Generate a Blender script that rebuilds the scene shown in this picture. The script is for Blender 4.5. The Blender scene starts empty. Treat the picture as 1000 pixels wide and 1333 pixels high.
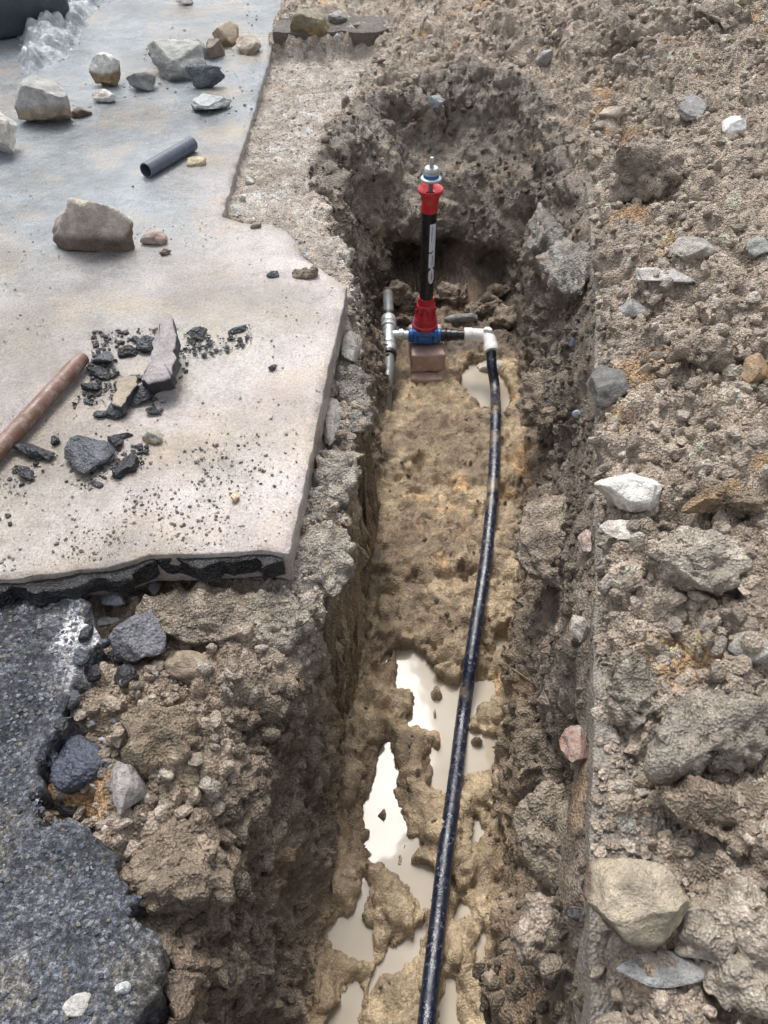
import bpy, math, random
import numpy as np
from mathutils import Vector, Matrix

random.seed(7)
RNG = np.random.RandomState(11)
SC = bpy.context.scene
COL = SC.collection

# ------------------------------------------------------------------ camera, sky, sun, exposure
CAM_H, PITCH, FPX = 1.6, 45.5, 1088.0
cam_data = bpy.data.cameras.new("camera")
cam_data.sensor_fit = 'VERTICAL'
cam_data.sensor_height = 24.0
cam_data.sensor_width = 18.0
cam_data.lens = 24.0 * FPX / 1333.0
cam_data.clip_start = 0.02
cam_data.clip_end = 400
cam = bpy.data.objects.new("camera", cam_data)
COL.objects.link(cam)
cam.location = (0, 0, CAM_H)
cam.rotation_euler = (math.radians(90 - PITCH), 0, 0)
SC.camera = cam

SUN_EL, SUN_AZ = 60.0, 14.0          # azimuth measured from +Y towards -X
world = bpy.data.worlds.new("World")
SC.world = world
world.use_nodes = True
wn = world.node_tree
for n in list(wn.nodes):
    wn.nodes.remove(n)
sky = wn.nodes.new('ShaderNodeTexSky')
sky.sky_type = 'NISHITA'
sky.sun_disc = False
sky.sun_elevation = math.radians(SUN_EL)
sky.sun_rotation = math.radians(-SUN_AZ)
sky.air_density = 1.0
sky.dust_density = 4.0
sky.ozone_density = 1.0
hs = wn.nodes.new('ShaderNodeHueSaturation')
hs.inputs['Saturation'].default_value = 0.34
bg = wn.nodes.new('ShaderNodeBackground')
bg.inputs['Strength'].default_value = 0.15
wo = wn.nodes.new('ShaderNodeOutputWorld')
wn.links.new(sky.outputs[0], hs.inputs['Color'])
wn.links.new(hs.outputs[0], bg.inputs['Color'])
wn.links.new(bg.outputs[0], wo.inputs['Surface'])

sun_d = bpy.data.lights.new("sun", 'SUN')
sun_d.energy = 1.4
sun_d.angle = math.radians(20)
sun_d.color = (1.0, 0.975, 0.94)
sun = bpy.data.objects.new("sun", sun_d)
COL.objects.link(sun)
_e, _a = math.radians(SUN_EL), math.radians(SUN_AZ)
_dir = Vector((-math.sin(_a) * math.cos(_e), math.cos(_a) * math.cos(_e), math.sin(_e)))
sun.rotation_euler = _dir.to_track_quat('Z', 'Y').to_euler()
sun.location = _dir * 10

SC.view_settings.view_transform = 'Standard'
SC.view_settings.look = 'None'
SC.view_settings.gamma = 1.0
SC.view_settings.exposure = 0.66
SC.view_settings.use_curve_mapping = False

# ------------------------------------------------------------------ helpers
TH = math.radians(PITCH)
def P(px, py, z):
    """point on the level z whose place in the photograph is px, py"""
    a = (px - 500) / FPX
    b = (py - 666.5) / FPX
    d = np.array([a, math.cos(TH) - b * math.sin(TH), -math.sin(TH) - b * math.cos(TH)])
    t = (z - CAM_H) / d[2]
    return np.array([0, 0, CAM_H]) + d * t
def Zdepth(p):
    return p[1] * math.cos(TH) + (CAM_H - p[2]) * math.sin(TH)

def tag(o, label=None, cat=None, group=None, kind=None):
    if label: o['label'] = label
    if cat: o['category'] = cat
    if group: o['group'] = group
    if kind: o['kind'] = kind
    return o

def empty(name, loc=(0, 0, 0)):
    o = bpy.data.objects.new(name, None)
    o.empty_display_size = 0.05
    o.location = loc
    COL.objects.link(o)
    return o

def np_mesh(name, verts, quads=None, tris=None, col=None, smooth=True, mats=None):
    me = bpy.data.meshes.new(name)
    verts = np.ascontiguousarray(verts, dtype=np.float32)
    nq = 0 if quads is None else len(quads)
    nt = 0 if tris is None else len(tris)
    parts = []
    if nq: parts.append(np.asarray(quads, dtype=np.int32).ravel())
    if nt: parts.append(np.asarray(tris, dtype=np.int32).ravel())
    idx = np.concatenate(parts)
    start = np.concatenate([np.arange(nq) * 4, nq * 4 + np.arange(nt) * 3]).astype(np.int32)
    tot = np.concatenate([np.full(nq, 4), np.full(nt, 3)]).astype(np.int32)
    me.vertices.add(len(verts))
    me.vertices.foreach_set('co', verts.ravel())
    me.loops.add(len(idx))
    me.loops.foreach_set('vertex_index', idx)
    me.polygons.add(nq + nt)
    me.polygons.foreach_set('loop_start', start)
    me.polygons.foreach_set('loop_total', tot)
    me.polygons.foreach_set('use_smooth', np.full(nq + nt, smooth, dtype=bool))
    if col is not None:
        at = me.color_attributes.new('col', 'FLOAT_COLOR', 'POINT')
        c4 = np.ones((len(verts), 4), dtype=np.float32)
        c4[:, :np.shape(col)[-1]] = col
        at.data.foreach_set('color', c4.ravel())
    me.update(calc_edges=True)
    me.validate()
    return me

def link(name, me, mat=None, parent=None):
    o = bpy.data.objects.new(name, me)
    if mat is not None and not me.materials:
        me.materials.append(mat)
    COL.objects.link(o)
    if parent is not None:
        o.parent = parent
    return o

# ---- noise in numpy
def _hash(ix, iy, iz, seed):
    h = (ix.astype(np.uint32) * np.uint32(374761393) + iy.astype(np.uint32) * np.uint32(668265263)
         + iz.astype(np.uint32) * np.uint32(2147483647) + np.uint32((seed * 974634777) & 0xffffffff))
    h = (h ^ (h >> np.uint32(13))) * np.uint32(1274126177)
    h = (h ^ (h >> np.uint32(16))) * np.uint32(2246822519)
    return h ^ (h >> np.uint32(15))
def _h01(ix, iy, iz, seed):
    return _hash(ix, iy, iz, seed).astype(np.float32) * np.float32(1 / 4294967295.0)
def vnoise(p, scale, seed=0):
    q = p / scale
    i = np.floor(q).astype(np.int64)
    f = (q - i).astype(np.float32)
    f = f * f * f * (f * (f * 6 - 15) + 10)
    x, y, z = i[:, 0], i[:, 1], i[:, 2]
    def H(a, b, c): return _h01(x + a, y + b, z + c, seed)
    fx, fy, fz = f[:, 0], f[:, 1], f[:, 2]
    c00 = H(0,0,0) * (1-fx) + H(1,0,0) * fx
    c10 = H(0,1,0) * (1-fx) + H(1,1,0) * fx
    c01 = H(0,0,1) * (1-fx) + H(1,0,1) * fx
    c11 = H(0,1,1) * (1-fx) + H(1,1,1) * fx
    return ((c00 * (1-fy) + c10 * fy) * (1-fz) + (c01 * (1-fy) + c11 * fy) * fz) * 2 - 1
def fbm(p, scale, octv=4, seed=0, gain=0.5):
    s, a, t = 0, 1.0, 0
    for k in range(octv):
        s = s + a * vnoise(p + 13.7 * k, scale / (2.03 ** k), seed + k * 17)
        t += a; a *= gain
    return s / t
def cells(p, scale, seed=0, jitter=0.9):
    """lumps: for each point a rounded bump height 0..1 of the nearest cell, the cell's random number and F1"""
    q = p / scale
    b = np.floor(q - 0.5).astype(np.int64)
    best = np.full(len(p), 9.0, dtype=np.float32)
    rid = np.zeros(len(p), dtype=np.float32)
    for dx in (0, 1):
        for dy in (0, 1):
            for dz in (0, 1):
                cx, cy, cz = b[:, 0] + dx, b[:, 1] + dy, b[:, 2] + dz
                h = _hash(cx, cy, cz, seed)
                ox = ((h & np.uint32(1023)).astype(np.float32) / 1023 - .5) * jitter
                oy = (((h >> np.uint32(10)) & np.uint32(1023)).astype(np.float32) / 1023 - .5) * jitter
                oz = (((h >> np.uint32(20)) & np.uint32(1023)).astype(np.float32) / 1023 - .5) * jitter
                d = (q[:, 0] - cx - .5 - ox) ** 2 + (q[:, 1] - cy - .5 - oy) ** 2 + (q[:, 2] - cz - .5 - oz) ** 2
                d = d.astype(np.float32)
                m = d < best
                best = np.where(m, d, best)
                rid = np.where(m, ((h >> np.uint32(7)) & np.uint32(4095)).astype(np.float32) / 4095, rid)
    F = np.sqrt(best)
    bump = np.sqrt(np.clip(1 - best / 0.75, 0, 1))
    return bump, rid, F
def sstep(a, b, x):
    t = np.clip((x - a) / (b - a), 0, 1)
    return t * t * (3 - 2 * t)
def mix(a, b, t):
    return a * (1 - t) + b * t

def poly_sd(X, Y, poly):
    """signed distance to a polygon, negative inside"""
    d2 = np.full(X.shape, 1e9)
    inside = np.zeros(X.shape, dtype=bool)
    n = len(poly)
    for i in range(n):
        ax, ay = poly[i][0], poly[i][1]
        bx, by = poly[(i + 1) % n][0], poly[(i + 1) % n][1]
        ex, ey = bx - ax, by - ay
        t = np.clip(((X - ax) * ex + (Y - ay) * ey) / (ex * ex + ey * ey + 1e-12), 0, 1)
        d2 = np.minimum(d2, (X - ax - t * ex) ** 2 + (Y - ay - t * ey) ** 2)
        c = ((ay > Y) != (by > Y)) & (X < (bx - ax) * (Y - ay) / (by - ay + 1e-12) + ax)
        inside ^= c
    d = np.sqrt(d2)
    return np.where(inside, -d, d)
def unp(pts, z=None):
    out = []
    for q in pts:
        zz = q[2] if len(q) > 2 else z
        w = P(q[0], q[1], zz)
        out.append((w[0], w[1]))
    return out

# ------------------------------------------------------------------ materials
def new_mat(name):
    m = bpy.data.materials.new(name)
    m.use_nodes = True
    nt = m.node_tree
    for n in list(nt.nodes):
        nt.nodes.remove(n)
    out = nt.nodes.new('ShaderNodeOutputMaterial')
    b = nt.nodes.new('ShaderNodeBsdfPrincipled')
    nt.links.new(b.outputs[0], out.inputs[0])
    return m, nt, b
def N(nt, t, **kw):
    n = nt.nodes.new(t)
    for k, v in kw.items():
        if k in n.inputs: n.inputs[k].default_value = v
        else: setattr(n, k, v)
    return n
def noise(nt, vec, scale, detail=4, rough=0.6):
    n = nt.nodes.new('ShaderNodeTexNoise')
    n.inputs['Scale'].default_value = scale
    n.inputs['Detail'].default_value = detail
    n.inputs['Roughness'].default_value = rough
    nt.links.new(vec, n.inputs['Vector'])
    return n.outputs['Fac']
def voro(nt, vec, scale, out='Distance', feature='F1'):
    n = nt.nodes.new('ShaderNodeTexVoronoi')
    n.feature = feature
    n.inputs['Scale'].default_value = scale
    nt.links.new(vec, n.inputs['Vector'])
    return n.outputs[out]
def ramp(nt, fac, stops):
    r = nt.nodes.new('ShaderNodeValToRGB')
    e = r.color_ramp.elements
    while len(e) < len(stops): e.new(0.5)
    for k, (p, c) in enumerate(stops):
        e[k].position = p
        e[k].color = (c, c, c, 1) if isinstance(c, (int, float)) else (*c, 1)
    nt.links.new(fac, r.inputs[0])
    return r.outputs[0]
def mixc(nt, fac, a, b, mode='MIX'):
    m = nt.nodes.new('ShaderNodeMix')
    m.data_type = 'RGBA'; m.blend_type = mode
    ins = [i for i in m.inputs if i.type == 'RGBA']
    f = m.inputs[0]
    for s, v in ((f, fac), (ins[0], a), (ins[1], b)):
        if isinstance(v, bpy.types.NodeSocket): nt.links.new(v, s)
        elif isinstance(v, (int, float)) and s is not f: s.default_value = (v, v, v, 1)
        elif isinstance(v, (int, float)): s.default_value = v
        else: s.default_value = (*v, 1)
    return [o for o in m.outputs if o.type == 'RGBA'][0]
def math_n(nt, op, a, b=0.0):
    m = nt.nodes.new('ShaderNodeMath'); m.operation = op
    for s, v in ((m.inputs[0], a), (m.inputs[1], b)):
        if isinstance(v, bpy.types.NodeSocket): nt.links.new(v, s)
        else: s.default_value = v
    return m.outputs[0]
def bump(nt, b, h, dist, strength=1.0, prev=None):
    n = nt.nodes.new('ShaderNodeBump')
    n.inputs['Distance'].default_value = dist
    n.inputs['Strength'].default_value = strength
    nt.links.new(h, n.inputs['Height'])
    if prev is not None: nt.links.new(prev, n.inputs['Normal'])
    if b is not None: nt.links.new(n.outputs[0], b.inputs['Normal'])
    return n.outputs[0]
def coords(nt, kind='Object'):
    return nt.nodes.new('ShaderNodeTexCoord').outputs[kind]
def posn(nt):
    return nt.nodes.new('ShaderNodeNewGeometry').outputs['Position']

def earth_mat(name, var=0.35, rlo=0.3, rhi=0.75, b1=0.006, b2=0.003, f1=55, f2=230, spec=0.5):
    m, nt, b = new_mat(name)
    v = posn(nt)
    at = N(nt, 'ShaderNodeAttribute', attribute_name='col')
    n1 = noise(nt, v, 26, 6, 0.7)
    n2 = noise(nt, v, 170, 4, 0.75)
    k1 = ramp(nt, n1, [(0.3, 1 - var), (0.7, 1 + var)])
    k2 = ramp(nt, n2, [(0.3, 1 - var * .9), (0.5, 1.0), (0.74, 1 + var * 1.5)])
    c = mixc(nt, 1.0, at.outputs['Color'], k1, 'MULTIPLY')
    c = mixc(nt, 1.0, c, k2, 'MULTIPLY')
    nt.links.new(c, b.inputs['Base Color'])
    r = ramp(nt, noise(nt, v, 14, 5, 0.65), [(0.35, rlo), (0.65, rhi)])
    nt.links.new(math_n(nt, 'MULTIPLY', r, at.outputs['Alpha']), b.inputs['Roughness'])
    b.inputs['Specular IOR Level'].default_value = spec
    h1 = noise(nt, v, f1, 6, 0.72)
    h2 = voro(nt, v, f2)
    p = bump(nt, None, h1, b1)
    ql = p.node
    p2 = bump(nt, None, noise(nt, v, f1 * 2.6, 5, 0.75), b1 * .45, 1.0, p)
    p3 = bump(nt, b, h2, b2, 0.8, p2)
    st = ramp(nt, at.outputs['Alpha'], [(0.4, 0.55), (0.85, 1.0)])
    for q in (p, p2, p3): nt.links.new(st, q.node.inputs['Strength'])
    return m
M = {}
M['ground'] = earth_mat('wet_soil', 0.3, 0.20, 0.52, 0.022, 0.004)
M['clod'] = earth_mat('soil_clod', 0.3, 0.24, 0.55, 0.016, 0.004)
M['stone'] = earth_mat('wet_stone', 0.25, 0.22, 0.6, 0.008, 0.001, 40, 300)
M['tar'] = earth_mat('wet_bitumen', 0.45, 0.12, 0.45, 0.012, 0.004, 60, 200, 0.8)

# pavement concrete
m, nt, b = new_mat('wet_concrete')
v = posn(nt)
big = noise(nt, v, 1.3, 4, 0.55)
sx_ = nt.nodes.new('ShaderNodeSeparateXYZ'); nt.links.new(v, sx_.inputs[0])
g_ = math_n(nt, 'ADD', math_n(nt, 'MULTIPLY', sx_.outputs[0], -0.55), math_n(nt, 'MULTIPLY', sx_.outputs[1], 0.5))
g_ = math_n(nt, 'ADD', g_, math_n(nt, 'MULTIPLY', math_n(nt, 'SUBTRACT', big, 0.5), 1.6))
g_ = ramp(nt, math_n(nt, 'MULTIPLY', g_, 0.4), [(0.42, 0.0), (0.66, 1.0)])
pk = ramp(nt, noise(nt, v, 2.1, 4, 0.55), [(0.4, 0.0), (0.6, 1.0)])
c = mixc(nt, pk, (0.36, 0.32, 0.275), (0.44, 0.39, 0.375))
c = mixc(nt, g_, c, (0.235, 0.265, 0.285))  # bluish sky sheen painted into the concrete colour towards the far left
mud = ramp(nt, noise(nt, v, 4.5, 8, 0.72), [(0.47, 0.0), (0.64, 0.8)])
c = mixc(nt, mud, c, (0.27, 0.215, 0.155))
sm = ramp(nt, noise(nt, v, 28, 8, 0.8), [(0.52, 0.0), (0.66, 0.6)])
c = mixc(nt, sm, c, (0.22, 0.18, 0.14))
wet = ramp(nt, noise(nt, v, 2.6, 6, 0.65), [(0.38, 0.66), (0.55, 1.10)])
c = mixc(nt, 1.0, c, wet, 'MULTIPLY')
mid = ramp(nt, noise(nt, v, 9, 10, 0.78), [(0.30, 0.62), (0.70, 1.28)])
c = mixc(nt, 1.0, c, mid, 'MULTIPLY')
spk = ramp(nt, noise(nt, v, 190, 5, 0.8), [(0.3, 0.5), (0.48, 1.0), (0.72, 1.4)])
c = mixc(nt, 1.0, c, spk, 'MULTIPLY')
dots = ramp(nt, voro(nt, v, 75), [(0.03, 0.25), (0.10, 1.0)])
dm = ramp(nt, noise(nt, v, 5, 4, 0.6), [(0.45, 0.0), (0.6, 0.8)])
c = mixc(nt, dm, c, mixc(nt, 1.0, c, dots, 'MULTIPLY'))
nt.links.new(c, b.inputs['Base Color'])
nt.links.new(ramp(nt, noise(nt, v, 3.2, 6, 0.6), [(0.40, 0.08), (0.62, 0.32)]), b.inputs['Roughness'])
p = bump(nt, None, noise(nt, v, 42, 6, 0.68), 0.004)
bump(nt, b, noise(nt, v, 320, 3, 0.7), 0.0012, 1.0, p)
M['concrete'] = m

# asphalt
m, nt, b = new_mat('wet_asphalt')
v = posn(nt)
at = N(nt, 'ShaderNodeAttribute', attribute_name='col')
k = ramp(nt, noise(nt, v, 115, 6, 0.8), [(0.34, 0.15), (0.47, 0.6), (0.55, 1.6), (0.68, 5.0)])
c = mixc(nt, 1.0, at.outputs['Color'], k, 'MULTIPLY')
c = mixc(nt, 1.0, c, ramp(nt, noise(nt, v, 18, 6, 0.7), [(0.3, 0.6), (0.7, 1.5)]), 'MULTIPLY')
c = mixc(nt, 1.0, c, ramp(nt, noise(nt, v, 5, 5, 0.65), [(0.35, 0.5), (0.65, 1.5)]), 'MULTIPLY')
nt.links.new(c, b.inputs['Base Color'])
nt.links.new(ramp(nt, noise(nt, v, 60, 5, 0.6), [(0.35, 0.18), (0.65, 0.55)]), b.inputs['Roughness'])
b.inputs['Specular IOR Level'].default_value = 0.7
p = bump(nt, None, noise(nt, v, 110, 6, 0.75), 0.014)
bump(nt, b, voro(nt, v, 330), 0.002, 0.7, p)
M['asphalt'] = m

# muddy water
m, nt, b = new_mat('muddy_water')
v = posn(nt)
c = ramp(nt, noise(nt, v, 6, 3, 0.5), [(0.35, (0.38, 0.32, 0.235)), (0.65, (0.44, 0.39, 0.32))])
nt.links.new(c, b.inputs['Base Color'])
b.inputs['Roughness'].default_value = 0.06
b.inputs['IOR'].default_value = 1.37
bump(nt, b, noise(nt, v, 12, 2, 0.5), 0.0005)
M['water'] = m

def plastic(name, colr, rough=0.35, dirt=0.5, dirtc=(0.2, 0.16, 0.11), metallic=0.0, scale=60, spec=0.5, coordk='Object'):
    m, nt, b = new_mat(name)
    v = coords(nt, coordk)
    f = ramp(nt, noise(nt, v, scale, 6, 0.75), [(0.5, 0.0), (0.68, dirt)])
    c = mixc(nt, f, colr, dirtc)
    c = mixc(nt, 1.0, c, ramp(nt, noise(nt, v, scale * .3, 4, 0.6), [(0.3, 0.85), (0.7, 1.12)]), 'MULTIPLY')
    nt.links.new(c, b.inputs['Base Color'])
    nt.links.new(ramp(nt, noise(nt, v, scale * .8, 4, 0.6), [(0.35, rough * .6), (0.7, min(1, rough * 1.5))]), b.inputs['Roughness'])
    b.inputs['Metallic'].default_value = metallic
    b.inputs['Specular IOR Level'].default_value = spec
    bump(nt, b, noise(nt, v, scale * 2, 4, 0.7), 0.0006)
    return m
M['blue'] = plastic('blue_plastic', (0.01, 0.13, 0.42), 0.35, 0.55)
M['red'] = plastic('red_plastic', (0.52, 0.014, 0.028), 0.38, 0.5)
M['blackp'] = plastic('black_plastic', (0.012, 0.011, 0.014), 0.32, 0.12)
M['white'] = plastic('white_plastic', (0.78, 0.77, 0.74), 0.4, 0.3, (0.45, 0.38, 0.3))
M['galv'] = plastic('galvanised_steel', (0.50, 0.54, 0.54), 0.38, 0.6, (0.3, 0.27, 0.22), 0.55, 70)
M['oldpipe'] = plastic('old_grey_pipe', (0.17, 0.17, 0.17), 0.45, 0.6, (0.22, 0.18, 0.13), 0.1, 50)
M['greyp'] = plastic('grey_plastic', (0.085, 0.10, 0.135), 0.33, 0.25, (0.22, 0.21, 0.2), 0, 40)
M['inside'] = plastic('pipe_inside', (0.03, 0.03, 0.035), 0.6, 0.2)
M['rust'] = plastic('rusty_steel', (0.16, 0.085, 0.06), 0.5, 0.8, (0.36, 0.29, 0.26), 0.0, 34)
M['label'] = plastic('pale_label', (0.66, 0.71, 0.78), 0.4, 0.15, (0.3, 0.3, 0.3))
M['ink'] = plastic('label_ink', (0.04, 0.05, 0.10), 0.4, 0.1)
M['brick'] = plastic('worn_brick', (0.42, 0.28, 0.235), 0.6, 0.7, (0.55, 0.47, 0.40), 0, 34)
M['block'] = plastic('dark_painted_block', (0.055, 0.06, 0.075), 0.3, 0.4, (0.16, 0.16, 0.17), 0, 8)
M['paleblue'] = plastic('pale_blue_scrap', (0.45, 0.62, 0.72), 0.3, 0.3)
M['twig'] = plastic('pale_root', (0.42, 0.34, 0.24), 0.6, 0.3)
# hose: black-blue polyethylene with mud smears and water drops
m, nt, b = new_mat('wet_black_hose')
v = posn(nt)
f = ramp(nt, noise(nt, v, 85, 6, 0.8), [(0.575, 0.0), (0.62, 1.0)])
f2 = ramp(nt, noise(nt, v, 5.5, 3, 0.5), [(0.57, 0.0), (0.66, 0.85)])
f3 = ramp(nt, noise(nt, v, 30, 4, 0.7), [(0.42, 0.0), (0.55, 1.0)])
c = mixc(nt, math_n(nt, 'MULTIPLY', f2, f3), (0.008, 0.013, 0.032), (0.27, 0.21, 0.13))
c = mixc(nt, math_n(nt, 'MULTIPLY', f, 0.7), c, (0.3, 0.31, 0.33))
nt.links.new(c, b.inputs['Base Color'])
nt.links.new(ramp(nt, noise(nt, v, 40, 4, 0.6), [(0.35, 0.16), (0.7, 0.5)]), b.inputs['Roughness'])
b.inputs['Specular IOR Level'].default_value = 0.8
bump(nt, b, noise(nt, v, 90, 4, 0.7), 0.002)
M['hose'] = m
# crumpled sheet
m, nt, b = new_mat('wet_plastic_sheet')
v = posn(nt)
c = ramp(nt, noise(nt, v, 22, 6, 0.75), [(0.35, (0.22, 0.25, 0.28)), (0.55, (0.42, 0.46, 0.48)), (0.7, (0.75, 0.78, 0.78))])
nt.links.new(c, b.inputs['Base Color'])
b.inputs['Roughness'].default_value = 0.15
b.inputs['Specular IOR Level'].default_value = 0.8
bump(nt, b, noise(nt, v, 50, 5, 0.7), 0.01)
M['sheet'] = m

# ------------------------------------------------------------------ outlines of the place (laid out on their own levels)
ZT = 0.60       # top of the pavement
ZA = 0.555      # top of the asphalt
floor_poly = unp([(400, 1333), (418, 1180), (428, 1060), (440, 950), (462, 820), (480, 700), (496, 600), (502, 520), (500, 455), (499, 428),
                  (518, 414), (575, 409), (640, 411), (662, 422), (674, 456), (684, 520), (686, 620), (680, 720), (668, 850),
                  (660, 1000), (652, 1160), (648, 1333)], 0.0)
floor_poly = [(-0.125, -0.9)] + floor_poly + [(0.165, -0.9)]
rim_poly = unp([(175, 1333, .52), (200, 1230, .52), (255, 1140, .5), (285, 1060, .5), (300, 980, .5), (330, 900, .5), (392, 850, .5), (425, 770, .5),
                (452, 680, .5), (462, 590, .5), (475, 520, .52), (462, 450, .54), (458, 385, .55), (448, 330, .55), (424, 285, .55),
                (403, 240, .55), (406, 196, .56), (440, 172, .57), (475, 128, .57), (545, 108, .58), (615, 104, .58),
                (690, 130, .58), (738, 165, .58), (760, 220, .58), (768, 300, .58), (775, 400, .58), (776, 550, .58), (776, 700, .58),
                (772, 900, .58), (769, 1100, .58), (768, 1333, .58)])
rim_poly = [(-0.31, -0.9)] + rim_poly + [(0.26, -0.9)]
slab_poly = unp([(352, 74), (289, 281), (318, 290), (347, 291), (372, 300), (386, 316), (391, 332), (410, 346), (452, 374),
                 (444, 408), (430, 470), (411, 560), (392, 650), (376, 722), (340, 716), (290, 719), (240, 722), (195, 722),
                 (140, 738), (80, 744), (30, 752), (0, 755), (-160, 760)], ZT)
slab_poly = slab_poly + [(-2.9, 0.85), (-2.9, 5.6), (-0.3, 5.6), (-0.42, 3.5)]
asph_poly = unp([(-170, 764), (0, 762), (62, 763), (100, 778), (121, 800), (124, 830), (104, 862), (98, 905), (76, 935), (66, 985), (50, 1030), (80, 1062),
                 (128, 1082), (150, 1105), (158, 1150), (188, 1180), (203, 1215), (193, 1260), (180, 1333), (176, 1450)], ZA)
asph_poly = asph_poly + [(-0.31, -0.9), (-2.9, -0.9), (-2.9, 0.75)]
kerb_poly = unp([(768, 1333), (769, 1100), (771, 1000), (775, 800), (776, 600), (775, 400), (768, 280), (757, 180)], ZT)
kerb_poly = [(0.27, -0.9)] + kerb_poly + [(kerb_poly[-1][0] + .07, kerb_poly[-1][1])] + [(0.27 + .07, -0.9)]
back_edge = unp([(356, 60), (420, 58), (490, 60), (520, 52)], ZT - .0)

tan_poly = unp([(352, 78), (291, 285), (347, 291), (391, 332), (452, 370), (462, 330), (420, 270), (404, 225), (415, 185), (470, 120), (492, 74)], .56)
bench_poly = unp([(444, 400), (376, 722), (345, 740), (330, 850), (392, 850), (425, 770), (452, 680), (462, 590), (475, 520), (462, 440)], .5)
exposed_poly = unp([(770, 985), (800, 930), (830, 990), (835, 1060), (860, 1090), (830, 1140), (768, 1150)], ZT)
tan_bank = unp([(110, 790), (330, 740), (330, 850), (300, 980), (255, 1140), (200, 1230), (150, 1110), (70, 1030), (110, 860)], .5)

puddles = [
 [(518, 880), (512, 845), (530, 838), (556, 846), (556, 862), (578, 868), (602, 878), (640, 888), (652, 915), (630, 922), (628, 955), (655, 962), (654, 998), (628, 1008),
  (606, 1016), (590, 1048), (568, 1022), (560, 990), (556, 962), (526, 946), (524, 938), (538, 930), (536, 912), (514, 902)],
 [(488, 985), (502, 962), (514, 975), (517, 1005), (510, 1030), (522, 1060), (524, 1090), (512, 1124), (492, 1122), (476, 1090), (468, 1060), (482, 1026)],
 [(528, 1096), (548, 1088), (562, 1108), (572, 1140), (566, 1180), (558, 1222), (542, 1218), (546, 1190), (524, 1150), (512, 1132), (524, 1122)],
 [(476, 1142), (486, 1150), (478, 1180), (486, 1215), (484, 1252), (462, 1254), (432, 1236), (430, 1208), (446, 1190), (466, 1188)],
 [(545, 1224), (552, 1250), (530, 1268), (500, 1276), (484, 1300), (480, 1272), (508, 1240), (530, 1216)],
 [(608, 1072), (622, 1068), (627, 1086), (622, 1104), (604, 1098)],
 [(594, 1130), (616, 1126), (620, 1140), (608, 1166), (590, 1172), (586, 1150)],
 [(618, 1216), (636, 1216), (636, 1240), (622, 1262), (614, 1246)],
 [(576, 1276), (594, 1272), (604, 1300), (596, 1345), (578, 1345)],
 [(462, 1275), (472, 1290), (464, 1345), (424, 1345), (440, 1290)],
 [(590, 1180), (604, 1182), (606, 1204), (592, 1206)],
 [(640, 826), (660, 824), (660, 846), (642, 850)],
 [(500, 845), (512, 850), (494, 890), (486, 880)],
]
puddle_w = [unp(q, 0.0) for q in puddles]
pool2 = unp([(598, 480), (612, 464), (650, 470), (668, 500), (662, 560), (650, 560), (630, 530), (600, 505)], 0.045)

# ------------------------------------------------------------------ the ground: coarse height map
X0, X1, Y0, Y1, GS = -2.9, 3.1, -0.9, 5.6, 0.01
gx = np.arange(X0, X1 + GS / 2, GS); gy = np.arange(Y0, Y1 + GS / 2, GS)
GX, GY = np.meshgrid(gx, gy)
def blur(a, r, it=2):
    k = 2 * r + 1
    for _ in range(it):
        for ax in (0, 1):
            p = np.pad(a, [(r + 1, r) if i == ax else (0, 0) for i in (0, 1)], mode='edge')
            c = np.cumsum(p, axis=ax)
            a = (np.take(c, range(k, c.shape[ax]), axis=ax) - np.take(c, range(0, c.shape[ax] - k), axis=ax)) / k
    return a
G3 = np.stack([GX.ravel(), GY.ravel(), np.zeros(GX.size)], 1)
def g2(scale, o, seed): return fbm(G3, scale, o, seed).reshape(GX.shape)
warpx = g2(.20, 1, 5) * .022; warpy = g2(.20, 1, 9) * .022
sdF = poly_sd(GX + warpx * .6, GY + warpy * .6, floor_poly)
hw_ = sstep(2.1, 2.4, GY)
sdR = poly_sd(GX + warpx * .5 + hw_ * .05 * g2(.22, 2, 15), GY + warpy * .5 + hw_ * .06 * g2(.22, 2, 16), rim_poly)
sdS = poly_sd(GX, GY, slab_poly)
sdA = poly_sd(GX, GY, asph_poly)
sdT = poly_sd(GX, GY, tan_poly)
sdE = poly_sd(GX, GY, exposed_poly)
left = sstep(0.10, -0.05, GX)                       # 1 on the left bank
top = mix(np.full(GX.shape, .565), np.full(GX.shape, .50), left * sstep(2.4, 1.6, GY))
# spoil heap on the right
kx = np.interp(GY, [p[1] for p in kerb_poly[:9]], [p[0] for p in kerb_poly[:9]])
dk = GX - kx
heap = .070 * sstep(.004, .045, dk + .012 * g2(.08, 2, 83)) + .09 * sstep(.06, .35, dk) + .22 * sstep(.25, 1.5, dk)
heap *= 1 + .35 * g2(.45, 2, 31)
heap = np.where(dk > 0, heap, 0)
heap = heap * sstep(-.04, .10, sdE) + .028 * sstep(.01, .03, dk) * sstep(.02,-.02,sdE)
bk = sstep(3.0, 3.45, GY + .06 * g2(.3, 2, 77)) * sstep(-.85, -.45, GX) * .05 + .2 * sstep(3.5, 5, GY) * sstep(-.9, -.2, GX)
bkr = sstep(2.5, 3.1, GY) * sstep(.0, .5, GX) * .08
top = top + heap * sstep(2.9, 2.3, GY + .0 * GX) + (heap * .8 + bkr) * sstep(2.3, 2.9, GY) + bk
top = np.where(sdT < 0, .562 + .0 * top, top)
top = blur(top, 2, 2)
top = top - .035 * np.exp(-np.maximum(-sdR, sdR) / .05) * (sdT < .02)
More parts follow.
